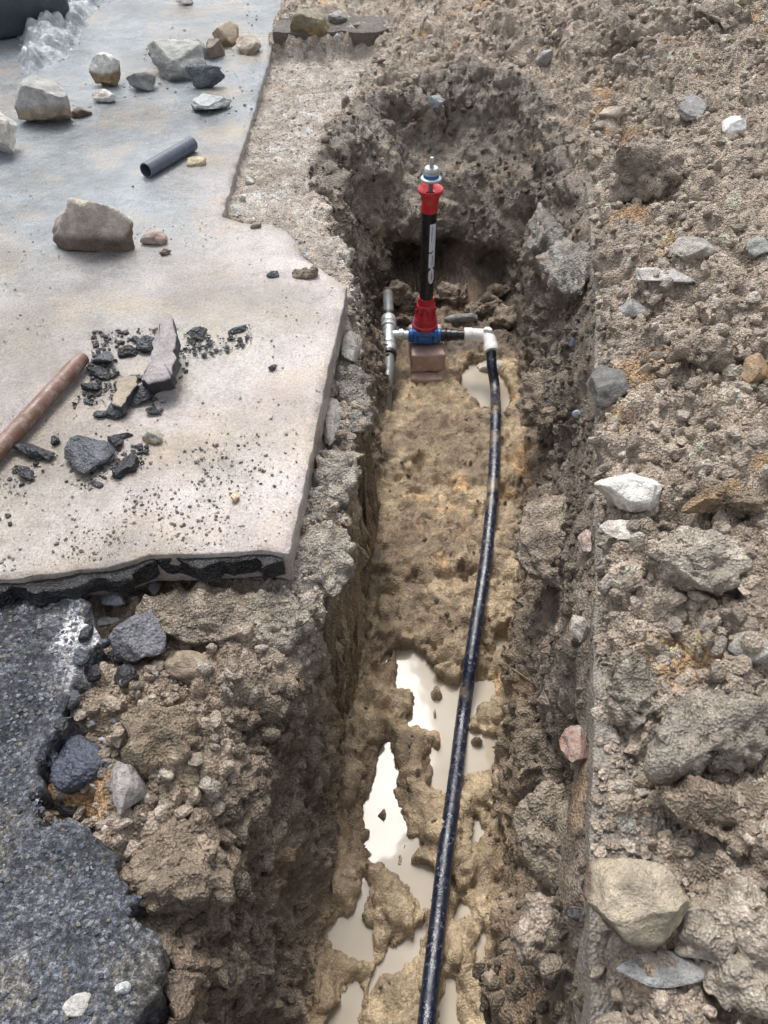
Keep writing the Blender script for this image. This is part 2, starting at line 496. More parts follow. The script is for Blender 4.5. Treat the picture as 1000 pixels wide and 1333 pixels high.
# floor
flr = .012 + .035 * sstep(.95, 1.25, GY) + .028 * sstep(1.28, 1.34, GY + .07 * g2(.12, 3, 3)) + .014 * sstep(1.55, 1.6, GY + .08 * g2(.12, 3, 4)) + .012 * g2(.12, 3, 21) + .01 * g2(.045, 2, 22)
flr = flr - .055 * sstep(1.82, 2.0, GY) + .006
sdP = np.full(GX.shape, 9.0)
for q in puddle_w:
    sdP = np.minimum(sdP, poly_sd(GX + .013 * g2(.035, 3, 41), GY + .013 * g2(.035, 3, 42), q))
sdP = np.maximum(sdP, .016 * sstep(.36, .52, g2(.05, 2, 44)) + np.minimum(sdP, 0) * .0 - .004)
front = sstep(1.22, 1.1, GY)
flr = mix(flr, .014 + .008 * g2(.05, 2, 23), front * .8)
sdP = sdP - .003 * sstep(.95, .7, GY)
flr = flr + front * (.016 * sstep(.0, .03, sdP) * (.6 + .9 * (g2(.06, 2, 24) + .5)) - .006)
flr = mix(flr, -.02, sstep(.010, -.012, sdP))
flr = np.where((sdP > .006) & (front > .3), np.maximum(flr, .003), flr)
sdP2 = poly_sd(GX + .012 * g2(.04, 2, 41), GY + .012 * g2(.04, 2, 42), pool2)
flr = mix(flr, -.005, sstep(.012, -.015, sdP2))
df = np.maximum(sdF, 0); dr = np.maximum(-sdR, 0)
t = df / (df + dr + 1e-6)
t = np.clip(t + .09 * g2(.18, 1, 55) * (4 * t * (1 - t)), 0, 1)
leftwall = sstep(0.12, 0.0, GX)
prof = mix(t ** .75, mix(t ** .95, sstep(0, 1, t), .35), leftwall)
H = np.where(sdR > 0, top, np.where(sdF < 0, flr, mix(flr, top, prof)))
wallm = ((sdR < .015) & (sdF > -.01)).astype(float)
Hs = blur(H, 1, 1)
H = mix(Hs, H, (sdF < 0).astype(float))
H = np.where(sdS < -.03, np.minimum(H, .522), H)
H = np.where(sdA < -.02, np.minimum(H, ZA - .075), H)

def samp(A, x, y):
    fx = np.clip((x - X0) / GS, 0, A.shape[1] - 1.001); fy = np.clip((y - Y0) / GS, 0, A.shape[0] - 1.001)
    ix = fx.astype(int); iy = fy.astype(int); fx = fx - ix; fy = fy - iy
    return ((A[iy, ix] * (1 - fx) + A[iy, ix + 1] * fx) * (1 - fy) + (A[iy + 1, ix] * (1 - fx) + A[iy + 1, ix + 1] * fx) * fy)

# adaptive grid: rows closer together near the camera and on the far wall of the hole
RES = 1.0
yy = np.arange(Y0, Y1, .002)
sy = .0033 + .0017 * np.abs(yy - .2)
wy = 1 / sy
wy = np.where(yy < .15, wy * .3, wy); wy = np.where(yy > 4.1, wy * .25, wy)
hb = samp(blur(H, 2, 2), np.full(yy.shape, .25), yy)
slope = np.abs(np.gradient(hb, yy))
wy = wy * np.where(yy > 2.2, np.sqrt(1 + np.minimum(slope, 5) ** 2), 1.0)
cy = np.concatenate([[0], np.cumsum(wy[:-1]) * .002])
NR = int(cy[-1] * RES)
rows = np.interp(np.linspace(0, cy[-1], NR), cy, yy)
NCc = int(1150 * RES)
Hb = blur(H, 1, 1)
sl = np.abs(np.gradient(Hb, GS, axis=1))
halfw = .62 + .44 * np.maximum(GY, 0)
wx = np.sqrt(1 + np.minimum(sl, 60) ** 2) * np.where(np.abs(GX) < halfw, 1.0, .16)
wx = blur(wx, 1, 2)
CX = np.cumsum(wx, axis=1)
CX = (CX - CX[:, :1]) / (CX[:, -1:] - CX[:, :1])
vx = np.zeros((NR, NCc)); u = np.linspace(0, 1, NCc)
for r in range(NR):
    fy = (rows[r] - Y0) / GS; iy = min(int(fy), CX.shape[0] - 2); fy -= iy
    c = CX[iy] * (1 - fy) + CX[iy + 1] * fy
    vx[r] = np.interp(u, c, gx)
vy = np.repeat(rows[:, None], NCc, 1)
vx = vx.ravel(); vy = vy.ravel()
vz = samp(H, vx, vy)
V = np.stack([vx, vy, vz], 1)
def grid_normals(V, nr, nc):
    A = V.reshape(nr, nc, 3)
    du = np.gradient(A, axis=1); dv = np.gradient(A, axis=0)
    n = np.cross(du, dv)
    n /= np.linalg.norm(n, axis=2, keepdims=True) + 1e-12
    return n.reshape(-1, 3)
NV = grid_normals(V, NR, NCc)
NV = np.stack([blur(NV[:, k].reshape(NR, NCc), 5, 2).ravel() for k in range(3)], 1)
NV /= np.linalg.norm(NV, axis=1, keepdims=True) + 1e-9
aF = samp(sdF, vx, vy); aR = samp(sdR, vx, vy); aS = samp(sdS, vx, vy); aA = samp(sdA, vx, vy)
aT = samp(sdT, vx, vy); aP = samp(sdP, vx, vy); aP2 = samp(sdP2, vx, vy); aK = samp(np.clip(dk, -1, 1), vx, vy)
aE = samp(sdE, vx, vy)
mF = sstep(.03, -.02, aF)                              # floor
mW = sstep(-.02, .03, aF) * sstep(.03, -.01, aR)       # walls
mT = sstep(.03, -.03, aT) * (1 - mF)                   # pale bedding
mH = np.clip(1 - mF - mW - mT, 0, 1)                   # heap and banks
mU = ((aS < 0) | (aA < 0)).astype(float)               # under pavement
# hollow at the foot of the far wall
hx = fbm(np.stack([vx, np.full_like(vx, 2.5), np.zeros_like(vx)], 1), .16, 3, 71)
hol = np.exp(-((vz - .12 - .05 * hx) / .085) ** 2) * sstep(2.25, 2.5, vy) * mW * sstep(-.03, .08, vx) * sstep(.49, .36, vx)
V[:, 1] += hol * (.20 + .14 * hx + .05 * vnoise(V, .06, 72))
# undercut below the bench on the left bank and under lumps on the right
und = np.exp(-((vz - .36) / .07) ** 2) * mW * sstep(.1, 0, vx) * sstep(.75, .95, vy) * sstep(2.4, 2.1, vy)
V[:, 0] -= und * .05
undr = np.exp(-((vz - .30) / .12) ** 2) * mW * sstep(.15, .25, vx)
V[:, 0] += undr * (.03 + .05 * vnoise(V, .2, 91))

c1, r1, F1 = cells(V + .02 * np.stack([vnoise(V, .05, 1), vnoise(V, .05, 2), vnoise(V, .05, 3)], 1), .105, 3)
Vw = V + .012 * np.stack([vnoise(V, .03, 4), vnoise(V, .03, 5), vnoise(V, .03, 6)], 1)
c2, r2, F2 = cells(Vw, .046, 7)
c3, r3, F3 = cells(Vw, .021, 13)
c4, r4, F4 = cells(Vw, .010, 19)
lo = fbm(V, .22, 3, 51)
me_ = fbm(V, .05, 4, 61)
fi = fbm(V, .014, 3, 71)
lumpy = sstep(-.35, .35, fbm(V, .3, 2, 81))            # some areas lumpier than others
amp = np.maximum(mH, mW * .9)
disp = amp * (lo * .040 + (c1 - .55) * (.014 + .056 * r1) * (.4 + lumpy) + (c2 - .5) * (.006 + .032 * r2) * (.5 + .6 * lumpy)
              + (c3 - .5) * .015 * (.3 + r3) + (c4 - .5) * .0058 + me_ * .022 + fi * .011)
disp += mF * ((c1 - .5) * .022 * r1 + (c2 - .5) * .034 * r2 + (c3 - .5) * .014 * (.3 + r3) + (c4 - .5) * .003 + me_ * .016 + fi * .005) * np.where(aP < .0, .15, 1.0) * np.where(aP2 < 0, .3, 1)
disp += mT * (lo * .012 + (c2 - .5) * .005 + (c3 - .5) * .0075 + (c4 - .5) * .004 + me_ * .008)
hw2 = sstep(2.2, 2.4, vy) * sstep(.30, .42, vz)
clay = mW * sstep(2.3, 2.5, vy) * sstep(.03, .10, vx) * sstep(.55, .42, vx) * sstep(.55, .42, vz) * sstep(.16, .24, vz)
smear = sstep(.0, .5, fbm(V, .35, 2, 99)) * mW         # some wall areas scraped smooth
disp *= (1 - .4 * smear) * (1 - .75 * clay)
disp += clay * (.045 * vnoise(V, .16, 333) + .016 * me_ + .006 * fi)
disp += mW * hw2 * (c1 - .5) * .03
disp += mU * 0
fade = sstep(0, .05, -np.maximum(-aE, -.05)) * 0 + 1
fade = 1 - .8 * sstep(-.045, -.012, aK) * sstep(.035, .008, aK) * sstep(2.4, 2.2, vy)
disp *= fade
V = V + NV * disp[:, None]
V[:, 0] += mW * .032 * fbm(V, .13, 4, 401)
V[:, 1] += mW * .020 * fbm(V, .11, 4, 402)
# mud floor: keep the bars between puddles above the water and the puddles below it
inw = (aP < -.004) & (mF > .3)
V[inw, 2] = np.minimum(V[inw, 2], -.006)
onb = (aP > .010) & (mF > .6) & (vy < 1.15)
V[onb, 2] = np.maximum(V[onb, 2], .002 + .003 * (1 + me_[onb]))
us = aS < -.012
V[us, 2] = np.minimum(V[us, 2], ZT - .075)
ua = aA < -.012
V[ua, 2] = np.minimum(V[ua, 2], ZA - .07)
# soil colours, with shade painted in behind the valve
heapc = np.array([.58, .475, .375]); wallc = np.array([.32, .25, .192]); floorc = np.array([.50, .385, .25])
tanc = np.array([.66, .57, .49]); benchc = np.array([.68, .60, .51]); backc = np.array([.42, .36, .30])
C = heapc * mH[:, None] + wallc * mW[:, None] + floorc * mF[:, None] + tanc * mT[:, None]
aBn = poly_sd(vx, vy, bench_poly)
C = mix(C, benchc, (sstep(.02, -.02, aBn) * (1 - mF) * sstep(.38, .46, vz))[:, None])
aBk = poly_sd(vx, vy, tan_bank)
C = mix(C, np.array([.37, .285, .205]), (sstep(.05, -.03, aBk) * .7 * (1 - mF))[:, None])
# low back of the hole painted dark as shade; far wall is greyer clay
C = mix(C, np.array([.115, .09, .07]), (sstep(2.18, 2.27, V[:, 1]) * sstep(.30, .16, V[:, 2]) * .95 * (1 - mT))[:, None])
C = mix(C, np.array([.43, .37, .29]), (clay * .7)[:, None])
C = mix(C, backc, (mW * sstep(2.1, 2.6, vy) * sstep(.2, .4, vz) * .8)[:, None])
# right wall a bit greyer
C = mix(C, np.array([.31, .262, .215]), (mW * sstep(.2, .3, vx) * .6)[:, None])
C = C * (1 + .55 * mF * fbm(V, .06, 4, 205))[:, None]
C = mix(C, np.array([.27, .195, .13]), (mF * sstep(.02, .35, fbm(V, .12, 4, 207)) * .75)[:, None])
C = mix(C, np.array([.46, .38, .30]), (mT * sstep(.0, .4, fbm(V, .11, 4, 206)) * .8)[:, None])
hue = fbm(V, .17, 3, 201)
C = C * (1 + .22 * hue[:, None])
C = C * mix(1, .62 + .76 * r2, .55 * np.clip(mH + mT + .6 * mW, 0, 1))[:, None]
C = C * mix(1, .6 + .8 * r3, .45)[:, None]
och = sstep(.30, .55, fbm(V, .13, 3, 301)) * (mH * .7 + mF * .5 + mW * .3)
C = mix(C, C * np.array([1.5, 1.05, .55]), och[:, None] * .8)
pale = (r3 > .95) & (mH + mT + mW > .5)
C[pale] *= 1.3
pale = (r4 > .955) & (mF < .3)
C[pale] *= 1.25
C = np.clip(C, .01, .8)
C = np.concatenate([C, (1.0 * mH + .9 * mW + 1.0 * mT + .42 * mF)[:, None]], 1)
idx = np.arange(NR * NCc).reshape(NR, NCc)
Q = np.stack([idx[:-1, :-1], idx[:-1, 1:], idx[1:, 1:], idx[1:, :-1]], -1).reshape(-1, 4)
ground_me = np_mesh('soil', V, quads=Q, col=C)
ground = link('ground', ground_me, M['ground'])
tag(ground, 'excavated brown soil with a narrow muddy trench cut through it', kind='structure')
VN = grid_normals(V, NR, NCc)

# far surroundings: plain wet road sheet below the built ground
def quad_sheet(name, x0, x1, y0, y1, z, mat, colr):
    me = np_mesh(name, [(x0, y0, z), (x1, y0, z), (x1, y1, z), (x0, y1, z)], quads=[(0, 1, 2, 3)],
                 col=np.tile(colr, (4, 1)), smooth=False)
    return link(name, me, mat)
o = bpy.data.objects.new('road', None)
_f = []
for (a, b_, c_, d_) in ((-60, -2.85, -60, 60), (3.05, 60, -60, 60), (-2.85, 3.05, -60, -.86), (-2.85, 3.05, 5.56, 60)):
    k = len(_f); _f += [(a, c_), (b_, c_), (b_, d_), (a, d_)]
me = np_mesh('road', [(x, y, .5) for x, y in _f], quads=np.arange(16).reshape(4, 4), col=np.tile((.06, .06, .065), (16, 1)), smooth=False)
tag(link('road', me, M['asphalt']), kind='structure')

# ------------------------------------------------------------------ sheets with real thickness
def sheet(name, poly, ztop, thick, res, mat, jit=.004, jscale=.03, topn=None, colf=None, seed=0, sidej=.006, bounds=None, chip=.006):
    xs = [p[0] for p in poly]; ys = [p[1] for p in poly]
    # densify the outline
    pts = []
    n = len(poly)
    for i in range(n):
        a = np.array(poly[i]); b_ = np.array(poly[(i + 1) % n])
        L = np.linalg.norm(b_ - a); far = min(a[1], b_[1]) > 4 or min(a[0], b_[0]) < -2.2 or max(a[1], b_[1]) < -.2
        k = max(1, int(L / (.1 if far else res)))
        for j in range(k): pts.append(a + (b_ - a) * j / k)
    pts = np.array(pts)
    p3 = np.concatenate([pts, np.zeros((len(pts), 1))], 1)
    off = np.stack([fbm(p3, jscale, 3, seed + 1), fbm(p3, jscale, 3, seed + 2)], 1)
    pts = pts + off * jit * 2
    c = np.roll(pts, -1, 0) - np.roll(pts, 1, 0)
    nrm = np.stack([c[:, 1], -c[:, 0]], 1); nrm /= np.linalg.norm(nrm, axis=1, keepdims=True) + 1e-9
    area = np.sum(pts[:, 0] * np.roll(pts[:, 1], -1) - np.roll(pts[:, 0], -1) * pts[:, 1])
    if area < 0: nrm = -nrm
    # grid of inner points on top
    gx_ = np.arange(min(xs), max(xs), res); gy_ = np.arange(min(ys), max(ys), res)
    if bounds: 
        gx_ = gx_[(gx_ > bounds[0]) & (gx_ < bounds[1])]; gy_ = gy_[(gy_ > bounds[2]) & (gy_ < bounds[3])]
    A, B = np.meshgrid(gx_, gy_)
    pd = [(q[0], q[1]) for q in pts[::max(1, int(len(pts) / 400))]]
    sd = poly_sd(A, B, pd)
    keep = sd < -res * 1.3
    ip = np.stack([A[keep], B[keep]], 1)
    from mathutils.geometry import delaunay_2d_cdt
    inset = pts - nrm * (.0012 if chip < .008 else .004)
    v2 = [Vector(q) for q in inset] + [Vector(q) for q in ip]
    nb = len(pts)
    ed = [(i, (i + 1) % nb) for i in range(nb)]
    vo, eo, fo, ov, oe, of = delaunay_2d_cdt(v2, ed, [], 1, 1e-6)
    # map boundary
    mapb = {}
    for k, src in enumerate(ov):
        for s in src:
            if s < nb: mapb[s] = k
    top = np.array([(q[0], q[1], 0) for q in vo])
    tz = topn(top) if topn is not None else np.zeros(len(top))
    top[:, 2] = ztop + tz
    verts = [top]
    base = len(top)
    rings = []
    prev = [mapb.get(i, 0) for i in range(nb)]
    quads = []
    levels = [(.0, chip * (.25 if chip < .008 else .7))] + [(.0, chip * .7 + (thick - chip) * f) for f in (.3, .62, 1.0)]
    for li, (o_, dz) in enumerate(levels):
        z = ztop - dz
        q3 = np.concatenate([pts, np.full((nb, 1), z)], 1)
        nn = fbm(q3, .02, 3, seed + 5) * sidej
        tzb = top[prev, 2] - ztop if li == 0 else tzb
        q = np.stack([pts[:, 0] + nrm[:, 0] * (nn + (0 if li else .0)), pts[:, 1] + nrm[:, 1] * nn, z + tzb * (1 if li < 2 else .3)], 1)
        verts.append(q)
        cur = list(range(base, base + nb)); base += nb
        for i in range(nb):
            j = (i + 1) % nb
            quads.append((prev[i], cur[i], cur[j], prev[j]) if area > 0 else (prev[j], cur[j], cur[i], prev[i]))
        prev = cur
    Vv = np.concatenate(verts)
    tr = [tuple(f) for f in fo if len(f) == 3]
    col = colf(Vv) if colf is not None else None
    me = np_mesh(name, Vv, quads=quads, tris=tr, col=col)
    return link(name, me, mat)

pav = sheet('pavement', slab_poly, ZT, .066, .012, M['concrete'], jit=.0014, jscale=.03,
            topn=lambda q: fbm(q, .35, 3, 3) * .004 + fbm(q, .06, 3, 4) * .0012, seed=10, sidej=.003, bounds=(-2.9, .2, .5, 5.6), chip=.006)
tag(pav, 'wet grey-beige concrete pavement along the left bank', kind='structure')
def asph_top(q):
    c_, r_, f_ = cells(q, .018, 5)
    return fbm(q, .25, 3, 8) * .010 + fbm(q, .05, 4, 9) * .012 + (c_ - .5) * .004 + fbm(q, .012, 3, 19) * .003
def asph_col(q):
    n = fbm(q, .12, 4, 12)
    c = np.array([.085, .090, .104]) * (1 + .3 * n[:, None])
    tanp = sstep(.25, .55, fbm(q, .09, 3, 14))
    c = mix(c, np.array([.2, .18, .14]), tanp[:, None] * .5)
    for (a, b_, r_) in ((85, 788, .06), (95, 825, .055), (60, 778, .03), (90, 880, .04), (110, 810, .04)):
        w = P(a, b_, ZA)
        d = np.hypot(q[:, 0] - w[0], q[:, 1] - w[1]) + .03 * fbm(q, .03, 3, 16)
        c = mix(c, np.array([.62, .62, .64]), sstep(r_, r_ * .35, d)[:, None] * .8)
    return c
asp = sheet('asphalt_surface', asph_poly, ZA, .085, .0075, M['asphalt'], jit=.016, jscale=.035, topn=asph_top, colf=asph_col, seed=30,
            sidej=.012, bounds=(-1.2, .2, -.3, 1.0), chip=.01)
tag(asp, 'old speckled grey asphalt surface with a broken edge at the lower left', kind='structure')
krb = sheet('sawn_pavement_edge', kerb_poly, ZT, .10, .015, M['ground'], jit=.0015, jscale=.06,
            topn=lambda q: fbm(q, .03, 4, 5) * .010,
            colf=lambda q: np.array([.40, .355, .30]) * (1 + .35 * fbm(q, .05, 3, 6)[:, None]), seed=50, sidej=.003, chip=.004)
tag(krb, 'straight cut pavement edge under the spoil on the right bank', kind='structure')
# black bitumen course under the front edge of the pavement
bit = unp([(-160, 748), (0, 744), (80, 734), (150, 728), (200, 712), (290, 708), (368, 712), (371, 727), (350, 736), (325, 727), (270, 736), (215, 732), (165, 754), (100, 762), (50, 776), (0, 768), (-160, 775)], ZT - .012)
bt = sheet('bitumen_layer', bit, ZT - .010, .036, .007, M['tar'], jit=.009, jscale=.03, topn=lambda q: fbm(q, .02, 3, 5) * .004,
           colf=lambda q: np.tile((.022, .021, .024), (len(q), 1)), seed=60, sidej=.01)
tag(bt, 'black bitumen layer under the front pavement edge', kind='structure')
# far cut edge
be = back_edge
bp = [be[0], be[1], be[2], be[3], (be[3][0] - .02, be[3][1] + .15), (be[0][0], be[0][1] + .15)]
fe = sheet('far_pavement_edge', bp, ZT + .045, .12, .02, M['ground'], jit=.004, jscale=.05, topn=lambda q: fbm(q, .05, 3, 5) * .006,
           colf=lambda q: np.array([.20, .17, .14]) * (1 + .25 * fbm(q, .05, 3, 6)[:, None]), seed=70, sidej=.004)
tag(fe, 'dark cut pavement edge behind the hole', kind='structure')

# water
def water(name, x0, x1, y0, y1, z, label):
    me = np_mesh(name, [(x0, y0, z), (x1, y0, z), (x1, y1, z), (x0, y1, z)], quads=[(0, 1, 2, 3)], smooth=False)
    return tag(link(name, me, M['water']), label, kind='structure')
water('muddy_water', -.16, .31, -.85, 1.16, 0.0, 'muddy rainwater standing in the trench bottom')
water('muddy_pool', .08, .50, 1.72, 2.25, .018, 'small brown pool at the foot of the white elbow')

# ------------------------------------------------------------------ stones
bpy.context.view_layer.update()
CASTERS = [ground, pav, asp, krb, bt, fe]
def hit(px, py):
    a = (px - 500) / FPX; b_ = (py - 666.5) / FPX
    d = Vector((a, math.cos(TH) - b_ * math.sin(TH), -math.sin(TH) - b_ * math.cos(TH))).normalized()
    best = None
    for c in CASTERS:
        ok, loc, nor, _ = c.ray_cast(Vector((0, 0, CAM_H)), d)
        if ok and (best is None or (loc - cam.location).length < best[2]):
            best = (loc.copy(), nor.copy(), (loc - cam.location).length)
    return best

def ico(sub):
    import bmesh
    bm = bmesh.new()
    bmesh.ops.create_icosphere(bm, subdivisions=sub, radius=1)
    v = np.array([q.co[:] for q in bm.verts]); f = np.array([[q.index for q in g.verts] for g in bm.faces])
    bm.free()
    return v, f
ICO = {k: ico(k) for k in (1, 2, 3, 4, 5)}
def rock_pts(sub, seed, cuts=9, rough=.05, cutlo=.42, cuthi=.80):
    v, f = ICO[sub]
    rs = np.random.RandomState(seed)
    v = v.copy() * (1 + .10 * fbm(v + seed, 1.1, 2, seed)[:, None])
    for k in range(cuts):
        n = rs.normal(size=3); n /= np.linalg.norm(n)
        d = rs.uniform(cutlo, cuthi)
        s = v @ n
        ov = np.maximum(s - d, 0)
        v = v - n * (ov * .93)[:, None]
    if rough:
        nrm = v / (np.linalg.norm(v, axis=1, keepdims=True) + 1e-9)
        b_ = fbm(v * 1.0 + seed * 3.1, .75, 5, seed, .55)
        rdg = 1 - 2 * np.abs(fbm(v + seed * 1.7, .9, 3, seed + 40))
        c_, r_, _ = cells(v + seed, .8, seed)
        v = v + nrm * (b_ * rough * 2.6 + rdg * .05 + (c_ - .6) * r_ * rough * 1.2)[:, None]
    return v, f
KIND = {
 'tan': ((.36, .28, .20), (.46, .40, .33)), 'grey': ((.24, .235, .225), (.34, .33, .32)), 'brown': ((.145, .105, .078), (.28, .23, .18)),
 'white': ((.62, .57, .49), (.74, .72, .68)), 'pinkish': ((.40, .29, .24), (.50, .43, .38)), 'tar': ((.024, .024, .029), (.06, .062, .075)),
 'rust': ((.40, .26, .14), (.27, .21, .15)), 'soil': ((.33, .27, .212), (.41, .34, .268)), 'mud': ((.27, .21, .155), (.33, .27, .205)),
 'blue': ((.09, .10, .14), (.14, .15, .18)), 'ochre': ((.26, .18, .09), (.30, .25, .19)), 'redb': ((.30, .19, .15), (.40, .34, .3)),
}
def rock(name, px, py, w, h, kind, label, cat='stone', group=None, seed=1, tall=.75, sink=.22, rot=None, cuts=9, rough=.05, mat=None,
         flat=False, tilt=(0, 0), top=None, at=None, bury=0.0):
    """w, h: width and visible height in photograph pixels; py is the lower edge of what shows"""
    if at is None:
        hh = hit(px, py)
        p = hh[0]
    else:
        p = Vector(at)
    Z = Zdepth(p)
    W = w * Z / FPX
    dep = math.atan2(CAM_H - p.z, p.y)
    # visible height = depth * sin(dep) + height * cos(dep)
    Hh = h * Z / FPX
    if flat: ht = tall * W; 
    else: ht = tall * Hh
    dd = max((Hh - ht * math.cos(dep)) / math.sin(dep), .35 * W)
    clod = kind in ('soil', 'mud') or name == 'soil_boulder'
    v, f = rock_pts(5 if max(w, h) > 44 else 4 if max(w, h) > 16 else 3, seed, cuts + 4, rough)
    mn, mx = v.min(0), v.max(0)
    v = (v - (mn + mx) / 2) / (mx - mn)
    r = rot if rot is not None else 0
    v = v * np.array([W, dd, ht])
    R = Matrix.Rotation(math.radians(r), 3, 'Z') @ Matrix.Rotation(math.radians(tilt[0]), 3, 'X') @ Matrix.Rotation(math.radians(tilt[1]), 3, 'Y')
    v = v @ np.array(R).T
    c = Vector((p.x, p.y + dd * .5, p.z + ht * (.5 - sink)))
    wv = v + np.array(c)
    nr_ = (v @ np.array(R)) / np.array([W, dd, ht]) ** 2
    nr_ = nr_ / (np.linalg.norm(nr_, axis=1, keepdims=True) + 1e-9) @ np.array(R).T
    if clod:
        q_ = wv + .012 * np.stack([vnoise(wv, .03, 4), vnoise(wv, .03, 5), vnoise(wv, .03, 6)], 1)
        k2, s2, _ = cells(q_, .046, seed); k3, s3, _ = cells(q_, .021, seed + 1); k4, s4, _ = cells(q_, .010, seed + 2)
        am = min(1, W / .09)
        dsp = am * ((k2 - .5) * .026 * (.3 + s2) + fbm(wv, .05, 4, seed) * .022) + (k3 - .5) * .015 * (.3 + s3) + (k4 - .5) * .006 + fbm(wv, .012, 2, seed) * .009
    else:
        dsp = fbm(wv, .018, 3, seed) * .0035 * min(1, W / .04) + fbm(wv, .05, 3, seed + 2) * .006 * min(1, W / .08)
    v = v + nr_ * dsp[:, None]
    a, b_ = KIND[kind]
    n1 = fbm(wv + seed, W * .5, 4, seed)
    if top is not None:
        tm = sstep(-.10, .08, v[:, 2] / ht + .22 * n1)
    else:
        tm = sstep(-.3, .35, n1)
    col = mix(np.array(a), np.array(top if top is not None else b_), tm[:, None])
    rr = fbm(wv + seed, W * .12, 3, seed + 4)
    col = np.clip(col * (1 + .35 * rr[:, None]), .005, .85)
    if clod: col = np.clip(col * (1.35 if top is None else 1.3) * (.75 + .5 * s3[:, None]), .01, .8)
    v[:, 2] += 0
    me = np_mesh(name, v, tris=f, col=col)
    o = link(name, me, mat or (M['tar'] if kind in ('tar', 'blue') else M['ground'] if clod else M['stone']))
    o.location = c
    tag(o, label, cat, group)
    return o
def slab_stone(name, pts, thick, kind, label, cat='slab', seed=1, tilt=(0, 0), group=None, lift=0.0, topc=None):
    """flat broken piece from its outline in the photograph, lying on what is below"""
    hh = hit(sum(q[0] for q in pts) / len(pts), sum(q[1] for q in pts) / len(pts))
    z0 = hh[0].z
    w = np.array([P(q[0], q[1], z0 + thick + lift)[:2] for q in pts])
    cx, cy_ = w.mean(0)
    w = w - [cx, cy_]
    dens = []
    n = len(w)
    for i in range(n):
        a, b_ = w[i], w[(i + 1) % n]
        k = max(2, int(np.linalg.norm(b_ - a) / .006))
        for j in range(k): dens.append(a + (b_ - a) * j / k)
    dens = np.array(dens); nb = len(dens)
    d3 = np.concatenate([dens, np.zeros((nb, 1))], 1)
    off = np.stack([fbm(d3, .015, 3, seed), fbm(d3, .015, 3, seed + 1)], 1) * .006
    dens = dens + off
    rings = []
    for (s, z) in ((.0, thick), (.5, thick + .0), (.9, thick), (.985, thick - .001), (1.0, thick * .86), (1.02, thick * .5), (.97, thick * .1), (.9, 0)):
        q = np.concatenate([dens * max(s, .001), np.full((nb, 1), z)], 1)
        if s > .3:
            q = q + np.stack([fbm(q + seed, .012, 3, 3), fbm(q + seed, .012, 3, 4), fbm(q + seed, .02, 3, 5)], 1) * .0025
        rings.append(q)
    Vv = np.concatenate(rings)
    area = np.sum(dens[:, 0] * np.roll(dens[:, 1], -1) - np.roll(dens[:, 0], -1) * dens[:, 1])
    qd = []
    for r in range(len(rings) - 1):
        for i in range(nb):
            j = (i + 1) % nb
            q = (r * nb + i, (r + 1) * nb + i, (r + 1) * nb + j, r * nb + j)
            qd.append(q if area > 0 else q[::-1])
    a, b_ = KIND[kind]
    n1 = fbm(Vv + seed, .03, 4, seed)
    col = mix(np.array(a), np.array(b_), sstep(-.3, .4, n1)[:, None])
    if topc is not None:
        istop = np.concatenate([np.full(nb, 1.0 if k < 4 else 0.0) for k in range(len(rings))])
        col = mix(col, np.array(topc) * (1 + .2 * n1[:, None]), istop[:, None])
    me = np_mesh(name, Vv, quads=qd, col=np.clip(col, .005, .85))
    o = link(name, me, M['tar'] if (kind == 'tar' and topc is None) else M['stone'])
    o.location = (cx, cy_, z0 + lift - .002)
    o.rotation_euler = (math.radians(tilt[0]), math.radians(tilt[1]), 0)
    return tag(o, label, cat, group)

gR = 'loose rocks lying on the pavement'
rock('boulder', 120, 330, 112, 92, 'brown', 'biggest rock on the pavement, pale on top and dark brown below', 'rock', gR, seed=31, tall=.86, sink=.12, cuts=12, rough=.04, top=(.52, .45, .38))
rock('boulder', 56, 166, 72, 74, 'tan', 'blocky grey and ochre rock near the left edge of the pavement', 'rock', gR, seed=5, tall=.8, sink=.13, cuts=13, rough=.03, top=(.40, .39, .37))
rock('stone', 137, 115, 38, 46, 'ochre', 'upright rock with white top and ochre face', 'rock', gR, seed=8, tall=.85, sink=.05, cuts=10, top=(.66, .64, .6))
rock('stone', 135, 135, 32, 20, 'white', 'small white stone in front of the upright ochre rock', 'stone', gR, seed=9, tall=.8, sink=.1)
rock('stone', 183, 120, 40, 32, 'grey', 'dark grey jagged stone between two larger rocks', 'stone', gR, seed=12, tall=.75, sink=.1, cuts=12)
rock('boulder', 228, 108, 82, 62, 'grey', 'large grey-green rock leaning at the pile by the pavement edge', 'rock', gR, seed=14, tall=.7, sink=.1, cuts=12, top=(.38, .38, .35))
rock('stone', 268, 116, 50, 34, 'blue', 'wet blue-black stone on top of the grey rocks', 'stone', gR, seed=17, tall=.9, sink=.08, cuts=9)
rock('stone', 214, 84, 44, 34, 'brown', 'brown-sided stone at the back left of the stone pile', 'stone', gR, seed=15, tall=.8, top=(.42, .40, .37))
rock('stone', 255, 78, 48, 36, 'grey', 'grey stone at the back of the stone pile', 'stone', gR, seed=16, tall=.8)
rock('stone', 272, 150, 52, 32, 'grey', 'pale grey flat stone with rounded front edge', 'stone', gR, seed=21, tall=.5, sink=.12, top=(.42, .44, .43), cuts=7)
rock('stone', 104, 154, 28, 20, 'brown', 'small brown stone right of the blocky ochre rock', 'stone', gR, seed=24, tall=.7)
rock('stone', -4, 208, 44, 74, 'white', 'pale rock cut off by the left edge of the photo', 'rock', gR, seed=27, tall=.8, sink=.1)
rock('stone', 200, 320, 34, 28, 'pinkish', 'lumpy pale stone right of the biggest rock', 'stone', gR, seed=33, tall=.7)
rock('stone', 214, 334, 18, 16, 'brown', 'little brown stone beside the lumpy pale one', 'stone', gR, seed=34, tall=.7)
